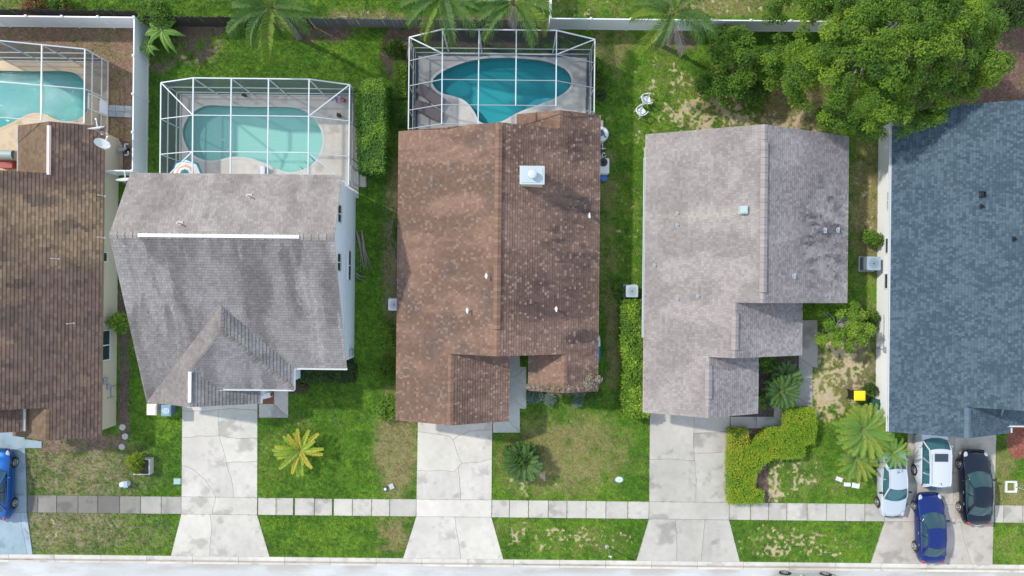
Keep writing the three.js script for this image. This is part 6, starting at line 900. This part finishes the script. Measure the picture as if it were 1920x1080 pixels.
// plastic chairs
function lawnChair(label, px, py, turn) {
  const [x, z] = W(px, py, 0.4), t = thing('plastic_chair', label, 'chair', [x, 0, z], turn, 'white plastic chairs on the back lawn'), m = std([0.7, 0.72, 0.73], 0.4);
  part('seat', rbx(0.46, 0.03, 0.44, 0.012, 0.02, 0.42, 0), m, t); const bk = []; for (let k = -3; k <= 3; k++) { const a = k * 0.3; bk.push(bar([-0.2 - 0.02 * Math.cos(a), 0.44, Math.sin(a) * 0.24], [-0.33 - 0.04 * Math.cos(a), 0.82 - 0.02 * k * k, Math.sin(a) * 0.28], 0.05, 0.02)); } part('backrest', bk, m, t); part('back_rim', tube([[-0.06, 0.66, -0.33], [-0.25, 0.76, -0.29], [-0.36, 0.84, -0.15], [-0.39, 0.86, 0], [-0.36, 0.84, 0.15], [-0.25, 0.76, 0.29], [-0.06, 0.66, 0.33]], Array(7).fill(0.035), 8), m, t);
  for (const s of [-1, 1]) { part('armrest', [tube([[-0.1, 0.66, s * 0.33], [0.1, 0.64, s * 0.34], [0.32, 0.62, s * 0.31]], [0.035, 0.04, 0.035], 8)], m, t); part('leg', bar([0.3, 0.61, s * 0.31], [0.3, 0, s * 0.3], 0.05), m, t); part('leg', bar([-0.22, 0.7, s * 0.29], [-0.3, 0, s * 0.28], 0.05), m, t); }
}
lawnChair('white plastic chair with its back to the pool, upper of two', 1212, 187, 0.22);
lawnChair('white plastic chair turned up to the right, lower of two', 1202, 209, 0.62);
// loungers in the dark cage
function lounger(label, px, py, turn) {
  const [x, z] = W(px, py, 0.4), t = thing('sun_lounger', label, 'sun lounger', [x, 0, z], turn, 'sun loungers in the dark cage'), m = std([0.2, 0.165, 0.17], 0.8), f = std([0.13, 0.11, 0.11], 0.6);
  part('seat', rbx(1.15, 0.03, 0.62, 0.01, 0.35, 0.36, 0), m, t); const b = part('backrest', rbx(0.74, 0.03, 0.62, 0.01, -0.36, 0, 0).rotateZ(-0.3).translate(-0.23, 0.37, 0), m, t); part('frame', [bar([-0.95, 0.34, -0.33], [0.95, 0.34, -0.33], 0.045), bar([-0.95, 0.34, 0.33], [0.95, 0.34, 0.33], 0.045), bar([0.95, 0.34, -0.33], [0.95, 0.34, 0.33], 0.045)], f, t); for (const [a, s] of [[-0.8, -1], [-0.8, 1], [0.8, -1], [0.8, 1]]) part('leg', bar([a, 0.05, s * 0.33], [a, 0.34, s * 0.33], 0.045), f, t); for (const s of [-1, 1]) part('armrest', tube([[-0.45, 0.36, s * 0.35], [-0.35, 0.56, s * 0.36], [0.05, 0.55, s * 0.36], [0.15, 0.36, s * 0.35]], [0.02, 0.025, 0.025, 0.02], 6), f, t);
}
lounger('mauve sun lounger nearer the pool edge in the dark cage', 807, 179, -0.58); lounger('mauve sun lounger nearer the brown roof in the dark cage', 803, 207, -0.47);
// patio umbrella, pots and toys in the middle cage
{
  let [x, z] = W(347, 326, 2.2), t = thing('patio_umbrella', 'striped teal, cream and peach patio umbrella by the grey roof', 'umbrella', [x, 0, z]), pos = [], col = [], bands = [[0.02, 0.16, 0.2], [0.03, 0.22, 0.26], [0.75, 0.72, 0.66], [0.72, 0.38, 0.26], [0.76, 0.7, 0.6], [0.74, 0.76, 0.74], [0.03, 0.2, 0.25]], R = 1.05;
  for (let i = 0; i < 8; i++) for (let b = 0; b < 7; b++) { const a0 = i / 8 * 6.283, a1 = (i + 1) / 8 * 6.283, r0 = R * b / 7, r1 = R * (b + 1) / 7, y = r => 2.35 - 0.35 * (r / R) ** 1.2, P = (a, r) => [Math.cos(a) * r, y(r), Math.sin(a) * r]; pos.push(...P(a0, r0), ...P(a1, r1), ...P(a0, r1), ...P(a0, r0), ...P(a1, r0), ...P(a1, r1)); for (let k = 0; k < 6; k++) col.push(...bands[b]); }
  const g = new THREE.BufferGeometry(); g.setAttribute('position', new THREE.Float32BufferAttribute(pos, 3)); g.setAttribute('color', new THREE.Float32BufferAttribute(col, 3)); g.computeVertexNormals(); part('canopy', g, new THREE.MeshStandardMaterial({ vertexColors: true, roughness: 0.9, side: THREE.DoubleSide }), t); part('pole', cyl(0.025, 0.025, 2.3, 0, 1.2, 0, 8), M.white, t); part('base', cyl(0.25, 0.28, 0.1, 0, 0.1, 0, 20), M.dark, t); for (let i = 0; i < 8; i++) part('rib', bar([0, 2.32, 0], [Math.cos(i / 8 * 6.283) * R, 1.99, Math.sin(i / 8 * 6.283) * R], 0.015), M.dark, t);
  const pot = (label, px, py, r, c) => { const [a, b] = W(px, py), q = thing('flower_pot', label, 'pot', [a, 0.05, b]); part('pot', new THREE.LatheGeometry([[0.001, 0.02], [r * 0.7, 0], [r, 0.25], [r * 1.1, 0.27], [r * 1.08, 0.3], [r * 0.95, 0.28], [0.001, 0.24]].map(p => new THREE.Vector2(...p)), 18), std(c, 0.7), q); const rr = rng(px); part('plant', leaves(60, () => [[(rr() - 0.5) * r, 0.27 + rr() * 0.2, (rr() - 0.5) * r], [0, 1, 0]], 0.12, G.dark, rr), leafMat, q); };
  pot('small dark pot with a plant on the middle pool deck', 638, 219, 0.13, [0.1, 0.09, 0.08]); pot('small pot at the back rail of the middle pool cage', 462, 181, 0.1, [0.08, 0.08, 0.08]);
  [x, z] = W(645, 190); t = thing('toy_ball', 'pink ball on the corner of the middle pool deck', 'ball', [x, 0.05, z]); part('ball', new THREE.SphereGeometry(0.16, 18, 12).translate(0, 0.16, 0), std([0.6, 0.12, 0.18], 0.5), t); part('valve', cyl(0.02, 0.02, 0.01, 0, 0.32, 0, 8), M.white, t);
  [x, z] = W(634, 186); t = thing('swim_ring', 'striped swim ring beside the pink ball', 'swim ring', [x, 0.05, z]); part('ring', new THREE.TorusGeometry(0.2, 0.07, 10, 24).rotateX(Math.PI / 2).translate(0, 0.07, 0), std([0.5, 0.5, 0.62], 0.4), t); for (let k = 0; k < 4; k++) part('stripe', new THREE.TorusGeometry(0.2, 0.073, 8, 6, 0.5).rotateX(Math.PI / 2).rotateY(k * 1.57).translate(0, 0.07, 0), std([0.2, 0.12, 0.35], 0.4), t);
  [x, z] = W(497, 321); t = thing('cooler_box', 'small white cooler box at the edge of the grey roof', 'cooler', [x, 0.05, z]); part('box', rbx(0.3, 0.34, 0.5, 0.03, 0, 0.17, 0), std([0.25, 0.36, 0.46], 0.5), t); part('lid', rbx(0.32, 0.06, 0.52, 0.02, 0, 0.37, 0), M.white, t);
  [x, z] = W(10, 290, 0.9); t = thing('barbecue_grill', 'grey covered grill beside the rear wing at left edge', 'grill', [x, 0.05, z]); part('hood', gridSurf((u, v) => { const a = u * Math.PI; return [lerp(-0.55, 0.55, v), 0.8 + 0.32 * Math.sin(a), 0.32 * Math.cos(a)]; }, 12, 4), std([0.33, 0.38, 0.37], 0.5), t); part('cabinet', rbx(1.05, 0.75, 0.6, 0.03, 0, 0.4, 0), std([0.28, 0.32, 0.31], 0.6), t); part('shelf', bx(0.5, 0.04, 0.5, -0.78, 0.8, 0), M.white, t);
  [x, z] = W(12, 308, 0.4); t = thing('storage_chest', 'red storage chest below the grey grill', 'chest', [x, 0.05, z]); part('chest', rbx(0.9, 0.4, 0.5, 0.04, 0, 0.2, 0), std([0.3, 0.045, 0.04], 0.6), t); part('lid', rbx(0.94, 0.08, 0.54, 0.03, 0, 0.43, 0), std([0.36, 0.06, 0.055], 0.6), t);
  [x, z] = W(499, 742, 0.4); t = thing('porch_bench', 'small white bench on the red porch', 'bench', [x, 0.06, z], 0.25); part('seat', rbx(0.62, 0.05, 0.34, 0.015, 0, 0.42, 0), M.white, t); part('backrest', rbx(0.62, 0.35, 0.04, 0.015, 0, 0.62, -0.18), M.white, t); for (const [a, b] of [[-0.27, -0.14], [0.27, -0.14], [-0.27, 0.14], [0.27, 0.14]]) part('leg', bx(0.05, 0.4, 0.05, a, 0.2, b), M.white, t);
}
scene.traverse(o => { if (o.isMesh) { o.castShadow = o.receiveShadow = true; } });
renderer.render(scene, camera);
